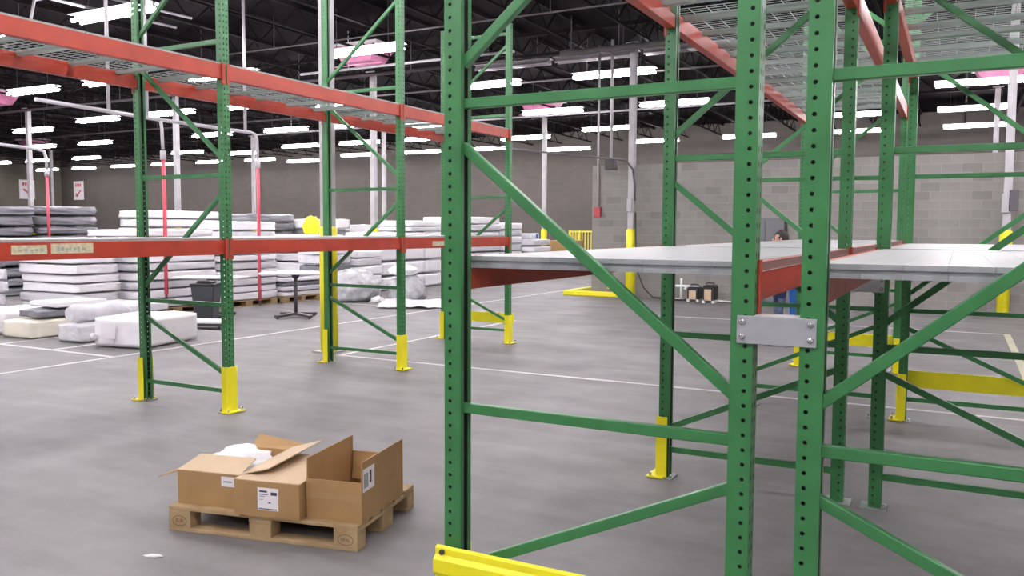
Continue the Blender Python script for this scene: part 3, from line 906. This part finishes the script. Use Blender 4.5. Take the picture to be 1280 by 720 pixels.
for m in ('foamwhite', 'foamgrey', 'foammid', 'foamcream', 'foambale'):
    SLABS[m] = [slab_mesh(i + 11 * len(SLABS), m, {'foamcream': 0.04, 'foambale': 0.035, 'foamgrey': 0.11}.get(m, 0.045)) for i in range(4)]
CNAME = {'foamwhite': 'white', 'foamgrey': 'dark grey', 'foammid': 'light grey', 'foamcream': 'cream'}
rs = random.Random(21)
def stack(x0, x1, y0, y1, top, n, mats, phrase, pal=True, z0=0.0, jit=0.03, what='wrapped foam slab'):
    z = z0
    if pal:
        p_ = copy_tree(GOODS_PALLET)
        p_.location = (x1, y0, 0); p_.rotation_euler = (0, 0, math.pi / 2)
        p_.scale = ((y1 - y0) / 1.2, (x1 - x0) / 0.78, 1.0)
        p_['label'] = 'wooden pallet under %s' % phrase
        z = 0.146
    hs = [(top - z) / n * rs.uniform(0.85, 1.15) for _ in range(n)]
    f = (top - z) / sum(hs)
    for i in range(n):
        m = mats[i % len(mats)] if len(mats) != n else mats[i]
        hh = hs[i] * f
        nm = 'wrapped_slab' if 'slab' in what else what.split()[-1]
        o = put(nm, rs.choice(SLABS[m]), None, ((x0 + x1) / 2 + rs.uniform(-jit, jit), (y0 + y1) / 2 + rs.uniform(-jit, jit), z),
                (0, 0, rs.choice((0, math.pi)) + rs.uniform(-0.015, 0.015)), (x1 - x0, y1 - y0, hh * 0.985))
        k = n - 1 - i
        pos = 'top' if k == 0 else ORD[k] + ' from top'
        tag(o, '%s %s, %s in %s' % (CNAME[m], what.replace('wrapped foam ', ''), pos, phrase), what.split()[-1], 'slabs in ' + phrase)
        z += hh
GOODS_PALLET = pallet('wooden pallet', (0, 0, 0), 0, False, 'pallets under stacked goods')
Wt, Gr, Mi, Cr, Ba = 'foamwhite', 'foamgrey', 'foammid', 'foamcream', 'foambale'
stack(-15.8, -14.2, 9.65, 10.6, 1.45, 8, [Wt, Wt, Mi, Wt, Wt, Wt, Wt, Wt], 'the white stack left of nearest rear post', False)
stack(-17.6, -15.95, 8.75, 9.5, 1.48, 6, [Mi, Wt, Wt, Wt, Gr, Gr], 'the grey topped stack at left picture edge', False)
stack(-15.4, -14.0, 10.8, 12.75, 1.72, 9, [Mi, Wt, Mi, Wt, Mi, Wt, Wt, Mi, Wt], 'the tall white stack behind the black bin')
stack(-15.4, -14.0, 12.85, 14.6, 1.46, 8, [Wt, Wt, Mi, Wt, Mi, Wt, Mi, Wt], 'the pallet stack left of the pedestal table')
stack(-15.3, -13.9, 14.75, 16.0, 0.72, 5, [Wt, Mi, Gr, Wt, Mi], 'the low stack behind the pedestal table')
GOODS_PALLET.location = (-13.95, 16.1, 0); GOODS_PALLET.rotation_euler = (0, 0, math.pi / 2)
GOODS_PALLET['label'] = 'wooden pallet under the heaped wrapped bundles beyond the table'
stack(-14.75, -14.0, 16.15, 17.3, 1.35, 5, [Mi, Wt, Gr, Mi, Wt], 'the heap beyond the pedestal table', False, 0.146)
# far stacks seen over the lower beam
stack(-23.6, -21.0, 11.2, 13.3, 2.28, 9, [Gr, Gr, Gr, Gr, Gr, Gr, Gr, Gr, Gr], 'the far left dark grey stack', False)
stack(-23.6, -21.0, 13.45, 15.1, 2.34, 9, [Gr, Gr, Gr, Gr, Gr, Gr, Gr, Gr, Gr], 'the dark grey stack below the arrow signs', False)
stack(-20.2, -19.0, 15.1, 17.5, 2.24, 10, [Wt, Wt, Mi, Wt, Wt, Wt, Mi, Wt, Wt, Wt], 'the wide white stack over the nearest bay', False)
stack(-19.9, -18.0, 17.7, 19.6, 2.2, 9, [Mi, Mi, Wt, Wt, Mi, Wt, Gr, Gr, Gr], 'the grey stack beside the farthest red hose', False)
stack(-18.6, -16.9, 16.1, 17.6, 1.95, 8, [Wt, Mi, Wt, Mi, Wt, Wt, Mi, Wt], 'the white stack below farthest red hose', False)
stack(-18.4, -16.5, 19.7, 20.35, 2.06, 7, [Wt, Gr, Mi, Wt, Gr, Gr, Wt], 'the bundled stack right of yellow bag', False)
stack(-17.9, -16.3, 21.1, 22.4, 1.9, 7, [Wt, Gr, Mi, Wt, Gr, Wt, Mi], 'the stack behind centre column', False)
stack(-15.4, -14.0, 17.5, 18.6, 1.18, 5, [Mi, Wt, Wt, Mi, Wt], 'the white heap behind clear wrapped bags', False)
# boxes stack: wrapped blocks two by four, plus slabs on top
k = 0
for zi in range(4):
    for yi, (ya, yb) in enumerate(((19.0, 20.1), (20.15, 21.2), (21.25, 22.25))):
        hh = 0.42
        o = put('wrapped_block', SLABS[Wt][(zi + yi) % 4], None, (-14.95, (ya + yb) / 2, zi * hh), (0, 0, 0), (1.3, yb - ya - 0.03, hh * 0.98))
        tag(o, 'white wrapped block, %s layer up, %s in row right of centre column' % (ORD[zi], ['left', 'middle', 'right'][yi]), 'block', 'wrapped blocks by centre column')
stack(-15.6, -14.3, 20.6, 22.2, 2.02, 2, [Mi, Wt], 'the block pile right of centre column', False, 1.685)
stack(-15.6, -13.8, 23.0, 25.0, 2.18, 9, [Mi, Wt, Gr, Wt, Mi, Wt, Wt, Mi, Wt], 'the sheet stack right of nearest frame post', False)
stack(-15.4, -13.8, 25.15, 26.6, 2.0, 8, [Mi, Wt, Gr, Wt, Mi, Wt, Mi, Wt], 'the sheet stack left of the brown carton', False)
stack(-15.0, -13.4, 26.75, 28.2, 1.42, 6, [Gr, Mi, Wt, Gr, Wt, Mi], 'the low sheet stack beside the brown carton', False)
o = MB().box(-0.5, 0.5, -0.32, 0.32, 0, 0.2).build('folded_bundle', 'foammid', None, 0.04, (-14.1, 27.3, 1.42))
tag(o, 'light grey bundle with blue end on low sheet stack', 'bundle')
MB().box(0.501, 0.52, 0.02, 0.2, 0.02, 0.18).build('blue_end', 'blue', o, 0.005)
# brown carton and yellow cage beyond
t = thing('cardboard_box', 'large brown cardboard box on floor left of yellow cage', 'cardboard box', (-13.35, 29.4, 0))
MB().box(-0.45, 0.45, -0.6, 0.6, 0, 1.34).build('body', 'card', t, 0.01)
MB().box(-0.45, 0.45, -0.602, -0.60, 0.0, 1.34).build('front_panel', 'card', t)
MB().box(-0.46, -0.005, -0.61, 0.61, 1.341, 1.35).build('top_flap', 'card_in', t)
MB().box(0.005, 0.46, -0.61, 0.61, 1.341, 1.35).build('top_flap', 'card_in', t)
t = thing('wire_cage', 'yellow mesh cage standing near far corner of partition', 'cage', (-13.35, 31.6, 0))
m_ = MB()
for sx in (-1, 1):
    for sy in (-1, 1): MB().box(sx * 0.6 - 0.03, sx * 0.6 + 0.03, sy * 0.5 - 0.03, sy * 0.5 + 0.03, 0, 1.72).build('corner_post', 'yellow', t)
for z in (0.2, 1.69):
    for s in (-1, 1):
        m_.box(-0.6, 0.6, s * 0.5 - 0.02, s * 0.5 + 0.02, z - 0.025, z + 0.025); m_.box(s * 0.6 - 0.02, s * 0.6 + 0.02, -0.5, 0.5, z - 0.025, z + 0.025)
m_.build('rim', 'yellow', t)
m_ = MB()
for i in range(1, 9):
    for s in (-1, 1):
        x = -0.6 + 1.2 * i / 9; m_.box(x - 0.008, x + 0.008, s * 0.5 - 0.006, s * 0.5 + 0.006, 0.2, 1.69)
        y = -0.5 + 1.0 * i / 9; m_.box(s * 0.6 - 0.006, s * 0.6 + 0.006, y - 0.008, y + 0.008, 0.2, 1.69)
m_.build('bars', 'yellow', t)
MB().box(-0.5, 0.5, -0.4, 0.4, 0.0, 0.9).build('load', 'card', t, 0.02)
# yellow bag on the far stacks
o = put('yellow_bag', blob('yellow_bag', 'yellow', (0.24, 0.30, 0.30), 8, 0.25, 3, 2.0, 0.7), None, (-16.25, 18.35, 1.60), (0, 0, 0.4))
tag(o, 'bright yellow bag lying on goods left of middle rack frame', 'bag')
stack(-17.6, -15.9, 17.8, 19.3, 1.6, 6, [Wt, Mi, Wt, Mi, Gr, Wt], 'the stack under the yellow bag', False)
# clear-wrapped bags and sheet on the floor
for (x, y, d, sd, m, lab) in ((-13.0, 16.15, (0.62, 0.62, 0.50), 2, 'clearwrap', 'large grey clear-wrapped bundle on floor behind middle left frame'),
                              (-12.0, 16.95, (0.46, 0.42, 0.40), 4, 'clearwrap', 'smaller clear-wrapped bundle beside the large grey bundle'),
                              (-12.05, 16.9, (0.40, 0.36, 0.0), 0, None, None)):
    if m:
        o = put('wrapped_bundle', blob('wrapped_bundle', m, d, sd, 0.22, 4, 1.8, 0.55), None, (x, y, 0), (0, 0, sd))
        tag(o, lab, 'bundle', 'clear-wrapped bundles')
o = put('plastic_bag', blob('plastic_bag', 'bagwhite', (0.34, 0.30, 0.16), 9, 0.35, 4, 2.2, 0.5), None, (-12.05, 16.85, 0.62), (0, 0, 0.3))
tag(o, 'white crumpled bag on top of the smaller clear bundle', 'plastic bag')
o = put('plastic_bag', blob('plastic_bag', 'bagwhite', (0.16, 0.14, 0.10), 12, 0.35, 3, 2.2, 0.4), None, (-12.2, 16.05, 0.0), (0, 0, 0.3))
tag(o, 'small white crumpled bag on floor at end of white sheet', 'plastic bag')
bm = bmesh.new()
bmesh.ops.create_grid(bm, x_segments=24, y_segments=24, size=0.5)
for v in bm.verts:
    k = noise.noise(Vector((v.co.x * 5, v.co.y * 5, 1.7)))
    v.co.z = 0.02 + 0.05 * max(0, k) + 0.012 * noise.noise(v.co * 14)
    e = 1 + 0.16 * noise.noise(Vector((math.atan2(v.co.y, v.co.x) * 1.3, 0.3, 2.0)))
    v.co.x *= e; v.co.y *= e
bmesh.ops.solidify(bm, geom=list(bm.faces), thickness=0.006)
for f in bm.faces: f.smooth = True
me = bpy.data.meshes.new('plastic_sheet'); bm.to_mesh(me); bm.free(); me.materials.append(MATS['bagwhite'])
o = put('plastic_sheet', me, None, (-10.95, 15.95, 0.01), (0, 0, 0.5), (1.75, 1.9, 1.6))
tag(o, 'white plastic sheet spread flat on the floor between frames', 'sheet')

# front row of bales
def bale(label, x, y, rz, parts, cat='bale'):
    t = thing('wrapped_bale', label, cat, (x, y, 0), rz, 'wrapped bales in marked bays')
    z = 0
    for (nm, m, sx, sy, h, i) in parts:
        put(nm, SLABS[m][i], t, (0, 0, z), (0, 0, 0), (sx, sy, h)); z += h * 0.97
    return t
b = bale('big white wrapped bale with white paper note in front', -10.80, 8.52, math.radians(12), [('block', Ba, 0.86, 1.2, 0.46, 0)])
MB().box(-0.26, -0.02, -0.66, -0.655, 0.14, 0.37).build('paper_note', 'paper', b)
MB().tube([(-0.5, -0.60, 0.18), (-0.44, -0.62, 0.16), (-0.40, -0.63, 0.15)], [0.02, 0.06, 0.04], 6).build('wrap_tail', 'foamwhite', b)
bale('grey and white bale with rolled top between two white ones', -11.88, 8.45, math.radians(4), [('block', Mi, 0.50, 1.0, 0.30, 1)])
o = MB().tube([(-11.88 + 0.0, 7.98 + q * 0.1, 0.43 + 0.01 * math.sin(q)) for q in range(11)], [0.10, 0.14, 0.135, 0.14, 0.135, 0.14, 0.14, 0.135, 0.14, 0.13, 0.1], 12).build('foam_roll', 'foammid')
o.scale = (1, 1, 1); tag(o, 'light grey plastic wrapped roll on top of the narrow bale', 'roll')
c = bale('cream foam bale below a dark grey bundle near left edge', -13.03, 8.42, math.radians(3), [('block', Cr, 0.68, 1.15, 0.30, 1)])
o = put('wrapped_slab', SLABS[Gr][2], None, (-13.0, 8.55, 0.315), (0, 0, 0.05), (0.56, 1.0, 0.13)); tag(o, 'dark grey wrapped bundle lying on the cream bale', 'bundle')
o = put('wrapped_slab', SLABS[Wt][1], None, (-13.02, 8.75, 0.46), (0, 0, 0.0), (0.7, 0.9, 0.10)); tag(o, 'white wrapped slab topping the dark bundle on the cream bale', 'slab')
bale('white wrapped bale cut off by the left picture edge', -13.95, 8.5, 0.0, [('block', Wt, 0.78, 1.1, 0.42, 3)])
o = put('wrapped_slab', SLABS[Wt][3], None, (-12.55, 9.5, 0.0), (0, 0, 0.0), (1.2, 0.75, 0.34)); tag(o, 'white wrapped slab on floor behind the grey rolled bale', 'slab')
o = put('wrapped_slab', SLABS[Mi][1], None, (-12.55, 9.5, 0.345), (0, 0, 0.03), (1.2, 0.7, 0.14)); tag(o, 'light grey slab on top of slab behind rolled bale', 'slab')

# tables, bin, dolly
def pedestal_table(label, x, y, rz, L, Dp, h, feet=True):
    t = thing('pedestal_table', label, 'table', (x, y, 0), rz, 'pedestal tables')
    MB().box(-L / 2, L / 2, -Dp / 2, Dp / 2, h - 0.035, h).build('tabletop', 'tablewhite', t, 0.006)
    MB().tube([(0, 0, h - 0.12), (0, 0, h - 0.05), (0, 0, h - 0.036)], [0.05, 0.09, 0.13], 12).build('mount', 'darkmetal', t)
    MB().tube([(0, 0, 0.07), (0, 0, h - 0.1)], 0.035, 12).build('column', 'darkmetal', t)
    for k in range(4):
        a = math.radians(45 + 90 * k)
        p = Vector((math.cos(a), math.sin(a), 0))
        MB().bar(p * 0.03 + Vector((0, 0, 0.075)), p * 0.47 + Vector((0, 0, 0.045)), 0.10, 0.05).build('foot', 'darkmetal', t, 0.006)
        MB().tube([p * 0.43 + Vector((0, 0, 0.0)), p * 0.43 + Vector((0, 0, 0.03))], 0.03, 8).build('glide', 'rubber', t)
    return t
pedestal_table('white pedestal table with dark cross foot in front of low stack', -11.50, 12.50, math.radians(33), 1.32, 0.62, 0.89)
pedestal_table('white pedestal table standing over the black bin', -12.98, 11.72, math.radians(22), 1.32, 0.62, 0.80)
t = thing('rubbish_bin', 'black plastic rubbish bin under white table', 'bin', (-12.62, 11.28, 0), math.radians(28))
m_ = MB(); m_.quadbox([(-0.17, -0.17, 0.02), (0.17, -0.17, 0.02), (0.17, 0.17, 0.02), (-0.17, 0.17, 0.02), (-0.22, -0.22, 0.66), (0.22, -0.22, 0.66), (0.22, 0.22, 0.66), (-0.22, 0.22, 0.66)])
m_.build('body', 'binblack', t, 0.012)
MB().box(-0.235, 0.235, -0.235, 0.235, 0.66, 0.70).build('rim', 'black', t, 0.01)
MB().box(-0.14, 0.14, -0.14, 0.14, 0.70, 0.75).build('lid', 'black', t, 0.015)
t = thing('platform_dolly', 'white board on low dark dolly beside big bale', 'dolly', (-11.68, 10.25, 0), math.radians(22))
MB().box(-0.55, 0.55, -0.22, 0.22, 0.11, 0.15).build('board', 'tablewhite', t, 0.004)
MB().box(-0.40, 0.50, -0.17, 0.17, 0.06, 0.11).build('frame', 'darkmetal', t)
for sx in (-0.36, 0.44):
    for sy in (-0.14, 0.14): MB().tube([(sx - 0.015, sy, 0.03), (sx + 0.015, sy, 0.03)], 0.03, 10).build('wheel', 'rubber', t)

# compressed-air lines and red hoses
t = thing('air_pipe', 'pale overhead air pipe on three drop hangers above white stacks', 'pipe', (-13.5, 0, 0), 0, 'overhead air pipes')
MB().tube([(0, 8.6, 3.85), (0, 11.0, 3.80), (0, 13.35, 3.80), (0, 13.48, 3.77), (0, 13.53, 3.66), (0, 13.54, 3.2)], 0.035, 8).build('pipe', 'pipe', t)
for y in (9.95, 10.75, 13.2): MB().tube([(0.0, y, 3.82), (0.0, y, ZC)], 0.032, 8).build('hanger', 'pipe', t)
MB().tube([(0, 11.05, 3.80), (0.02, 11.06, 3.62), (0.0, 11.08, 3.45), (0.0, 11.09, 3.25)], 0.03, 8).build('drop', 'pipe', t)
t = thing('air_pipe', 'pale overhead air pipe at far left of the picture', 'pipe', (-20.6, 0, 0), 0, 'overhead air pipes')
MB().tube([(0, 10.6, 3.80), (0, 13.1, 3.72), (0, 13.3, 3.68), (0, 13.36, 3.5), (0, 13.36, 3.2)], 0.04, 8).build('pipe', 'pipe', t)
MB().tube([(0, 12.0, 3.76), (0, 12.0, ZC)], 0.03, 8).build('hanger', 'pipe', t)
for (x, y, b_, lab) in ((-13.5, 11.09, 0.35, 'red air hose hanging in front of tall white stack'), (-13.5, 13.54, 0.06, 'red air hose hanging beside pedestal table reaching the floor'), (-20.6, 13.36, 1.2, 'red air hose hanging before dark grey stack at far left')):
    t = thing('air_hose', lab, 'hose', (x, y, 0), 0, 'red air hoses')
    MB().tube([(0, 0, 3.2), (0.01, 0.0, 2.2), (-0.01, 0.01, 1.2), (0, 0, b_ + 0.1)], 0.036, 8).build('hose', 'red', t)
    MB().tube([(0, 0, 3.22), (0, 0, 3.05)], 0.055, 8).build('coupling', 'pipe', t)
    MB().tube([(0, 0, b_ + 0.12), (0, 0, b_)], 0.02, 8).build('nozzle', 'darkmetal', t)

# arrow signs in the far corner
for (loc, rz, lab, fl) in (((-62.95, YF - 0.02, 4.75), 0, 'white sign with red heading and arrow pointing down left, on far wall', 1),
                           ((XL + 0.02, 40.6, 4.75), math.pi / 2, 'white sign with red heading and arrow pointing down right, left of corner', -1)):
    t = thing('arrow_sign', lab, 'sign', loc, rz, 'arrow signs')
    MB().box(-0.62, 0.62, -0.02, 0.0, -0.75, 0.75).build('board', 'paper', t)
    m_ = MB()
    for k in range(4): m_.box(-0.36 + k * 0.19, -0.24 + k * 0.19, -0.03, -0.021, 0.30, 0.55)
    m_.build('heading', 'red_ink', t)
    m_ = MB().bar((0.30 * fl, -0.025, 0.02), (-0.25 * fl, -0.025, -0.42), 0.012, 0.13)
    m_.bar((-0.30 * fl, -0.025, -0.45), (-0.02 * fl, -0.025, -0.42), 0.012, 0.10); m_.bar((-0.30 * fl, -0.025, -0.45), (-0.26 * fl, -0.025, -0.18), 0.012, 0.10)
    m_.build('arrow', 'red_ink', t)

# floor machines by the partition
t = thing('pipe_rack', 'white plastic pipe stand on floor beside two small machines', 'pipe stand', (-6.1, 20.35, 0))
for (a, b) in (((-0.17, 0, 0.04), (-0.17, 0, 0.56)), ((0.03, 0, 0.04), (0.03, 0, 0.56)), ((-0.3, 0, 0.035), (0.1, 0, 0.035)), ((-0.12, 0, 0.37), (0.5, 0, 0.37)), ((0.12, 0, 0.28), (0.16, 0, 0.37))):
    MB().tube([a, b], 0.03, 8).build('pipe', 'pvc', t)
for i, (x, y, lab) in enumerate(((-5.72, 20.3, 'small black motor unit with pale front nearer white pipe stand'), (-5.30, 20.15, 'larger black motor unit with pale front right of white pipes'))):
    t = thing('motor_unit', lab, 'machine', (x, y, 0), 0, 'floor motor units')
    MB().box(-0.14, 0.16, -0.16, 0.2, 0.06, 0.36 + 0.06 * i).build('case', 'black', t, 0.03)
    MB().box(-0.09, 0.08, -0.175, -0.16, 0.06, 0.28 + 0.05 * i).build('front_panel', 'card_in', t, 0.004)
    MB().tube([(-0.1, 0.0, 0.39 + 0.06 * i), (-0.06, 0, 0.42 + 0.06 * i), (0.08, 0, 0.42 + 0.06 * i), (0.12, 0, 0.39 + 0.06 * i)], 0.015, 6).build('handle', 'rubber', t)
    for sx in (-0.11, 0.12): MB().box(sx - 0.03, sx + 0.03, -0.17, 0.21, 0, 0.06).build('foot', 'pvc', t)
cb = MB().tube([(-5.1, 20.2, 0.05), (-4.8, 20.25, 0.03), (-4.5, 20.1, 0.10), (-4.35, 20.05, 0.03), (-3.9, 20.1, 0.03)], 0.022, 6).build('power_cable', 'pvc')
tag(cb, 'pale cable on floor right of the motor units', 'cable')

# ---------------------------------------------------------------- person behind the rack
def person(loc, rz):
    t = thing('person', 'dark haired person in navy top and jeans standing behind centre rack', 'person', loc, rz)
    # local: +x forward, +y to the person's left, z up
    J = {}; E = []; Rd = {}
    def add(n, p, r, par=None):
        J[n] = (p, r)
        if par: E.append((par, n))
    add('pelvis', (0, 0, 0.95), 0.145)
    add('waist', (0.0, 0, 1.08), 0.135, 'pelvis'); add('chest', (0.0, 0, 1.28), 0.150, 'waist'); add('collar', (-0.005, 0, 1.42), 0.10, 'chest')
    add('neck', (0.01, 0, 1.485), 0.055, 'collar'); add('jaw', (0.035, 0, 1.545), 0.062, 'neck'); add('skull', (0.02, 0, 1.64), 0.092, 'jaw'); add('crown', (0.01, 0, 1.70), 0.07, 'skull')
    for s, n in ((1, 'l'), (-1, 'r')):
        add(n + 'sh', (-0.01, s * 0.165, 1.40), 0.065, 'collar'); add(n + 'el', (-0.07, s * 0.235, 1.08), 0.048, n + 'sh')
        add(n + 'wr', (0.14, s * 0.16, 0.84), 0.032, n + 'el')
        add(n + 'palm', (0.205, s * 0.13, 0.80), 0.034, n + 'wr')
        for k, (dy, ln) in enumerate(((0.030, 0.062), (0.010, 0.070), (-0.010, 0.066), (-0.028, 0.052))):
            add('%sf%da' % (n, k), (0.245, s * (0.125 - dy), 0.79), 0.010, n + 'palm')
            add('%sf%db' % (n, k), (0.245 + ln * 0.5, s * (0.115 - dy), 0.765), 0.0092, '%sf%da' % (n, k))
            add('%sf%dc' % (n, k), (0.245 + ln * 0.7, s * (0.105 - dy), 0.735), 0.008, '%sf%db' % (n, k))
        add(n + 'tha', (0.205, s * 0.085, 0.81), 0.011, n + 'palm'); add(n + 'thb', (0.24, s * 0.065, 0.805), 0.009, n + 'tha')
        add(n + 'hip', (0, s * 0.09, 0.88), 0.105, 'pelvis'); add(n + 'kn', (0.02, s * 0.10, 0.49), 0.066, n + 'hip'); add(n + 'cf', (-0.02, s * 0.10, 0.34), 0.060, n + 'kn')
        add(n + 'an', (-0.02, s * 0.105, 0.09), 0.045, n + 'cf'); add(n + 'ba', (0.08, s * 0.115, 0.045), 0.044, n + 'an'); add(n + 'toe', (0.16, s * 0.12, 0.038), 0.034, n + 'ba')
    names = list(J); ix = {n: i for i, n in enumerate(names)}
    me = bpy.data.meshes.new('body')
    me.from_pydata([J[n][0] for n in names], [(ix[a], ix[b]) for a, b in E], [])
    o = bpy.data.objects.new('body', me); COL.objects.link(o)
    md = o.modifiers.new('skin', 'SKIN')
    md.use_smooth_shade = True
    if not me.skin_vertices:
        o.data.attributes.new('skin', 'FLOAT', 'POINT')
    sv = me.skin_vertices[0].data
    for n in names: sv[ix[n]].radius = (J[n][1], J[n][1])
    sv[ix['pelvis']].use_root = True
    for n in ('waist', 'chest', 'pelvis'): sv[ix[n]].radius = (J[n][1] * 1.2, J[n][1] * 0.98)
    o.modifiers.new('sub', 'SUBSURF').levels = 1
    o.modifiers['sub'].render_levels = 1
    dg = bpy.context.evaluated_depsgraph_get()
    bme = bpy.data.meshes.new_from_object(o.evaluated_get(dg))
    bpy.data.objects.remove(o)
    bme.name = 'body'
    bme.materials.clear()
    for m in ('skin', 'navy', 'jeans', 'rubber'): bme.materials.append(MATS[m])
    for p in bme.polygons:
        c = p.center; p.use_smooth = True
        if c.z > 1.45: mi = 0
        elif c.z < 0.085: mi = 3
        elif c.x > 0.15 and 0.65 < c.z < 0.9: mi = 0
        elif c.z < 0.70: mi = 2
        else: mi = 1
        p.material_index = mi
    put('body', bme, t)
    # hair cap: shell over the back and top of the skull
    bm = bmesh.new(); bmesh.ops.create_icosphere(bm, subdivisions=3, radius=1.0)
    for v in bm.verts:
        p = v.co.copy(); k = 1 + 0.06 * noise.noise(p * 4)
        v.co = Vector((p.x * 0.112 * k, p.y * 0.098 * k, p.z * 0.115 * k))
    dele = [v for v in bm.verts if v.co.z < -0.075 or (v.co.x > 0.045 and v.co.z < 0.05)]
    bmesh.ops.delete(bm, geom=dele, context='VERTS')
    bmesh.ops.solidify(bm, geom=list(bm.faces), thickness=0.008)
    for f in bm.faces: f.smooth = True
    hm = bpy.data.meshes.new('hair'); bm.to_mesh(hm); bm.free(); hm.materials.append(MATS['hair'])
    put('hair', hm, t, (0.005, 0, 1.645))
    MB().tube([(0.098, 0, 1.645), (0.125, 0, 1.61), (0.115, 0, 1.595), (0.09, 0, 1.59)], [0.008, 0.016, 0.017, 0.008], 8).build('nose', 'skin', t)
    MB().tube([(0.098, -0.025, 1.56), (0.106, 0, 1.56), (0.098, 0.025, 1.56)], [0.004, 0.008, 0.004], 6).build('mouth', 'lip', t)
    for s in (-1, 1):
        MB().tube([(0.090, s * 0.034, 1.635), (0.102, s * 0.034, 1.635)], [0.013, 0.006], 8).build('eye', 'eye', t)
        MB().tube([(0.01, s * 0.088, 1.58), (0.0, s * 0.102, 1.61), (0.002, s * 0.096, 1.645)], [0.008, 0.015, 0.010], 8).build('ear', 'skin', t)
    return t
person((-2.37, 13.1, 0), math.radians(186))
t = thing('blue_tub', 'blue plastic tub standing on the floor behind the person', 'tub', (-2.05, 13.75, 0))
m_ = MB(); m_.quadbox([(-0.24, -0.2, 0), (0.24, -0.2, 0), (0.24, 0.2, 0), (-0.24, 0.2, 0), (-0.28, -0.24, 1.05), (0.28, -0.24, 1.05), (0.28, 0.24, 1.05), (-0.28, 0.24, 1.05)])
m_.build('body', 'blue', t, 0.02)
MB().box(-0.3, 0.3, -0.26, 0.26, 1.05, 1.09).build('rim', 'blue', t, 0.012)
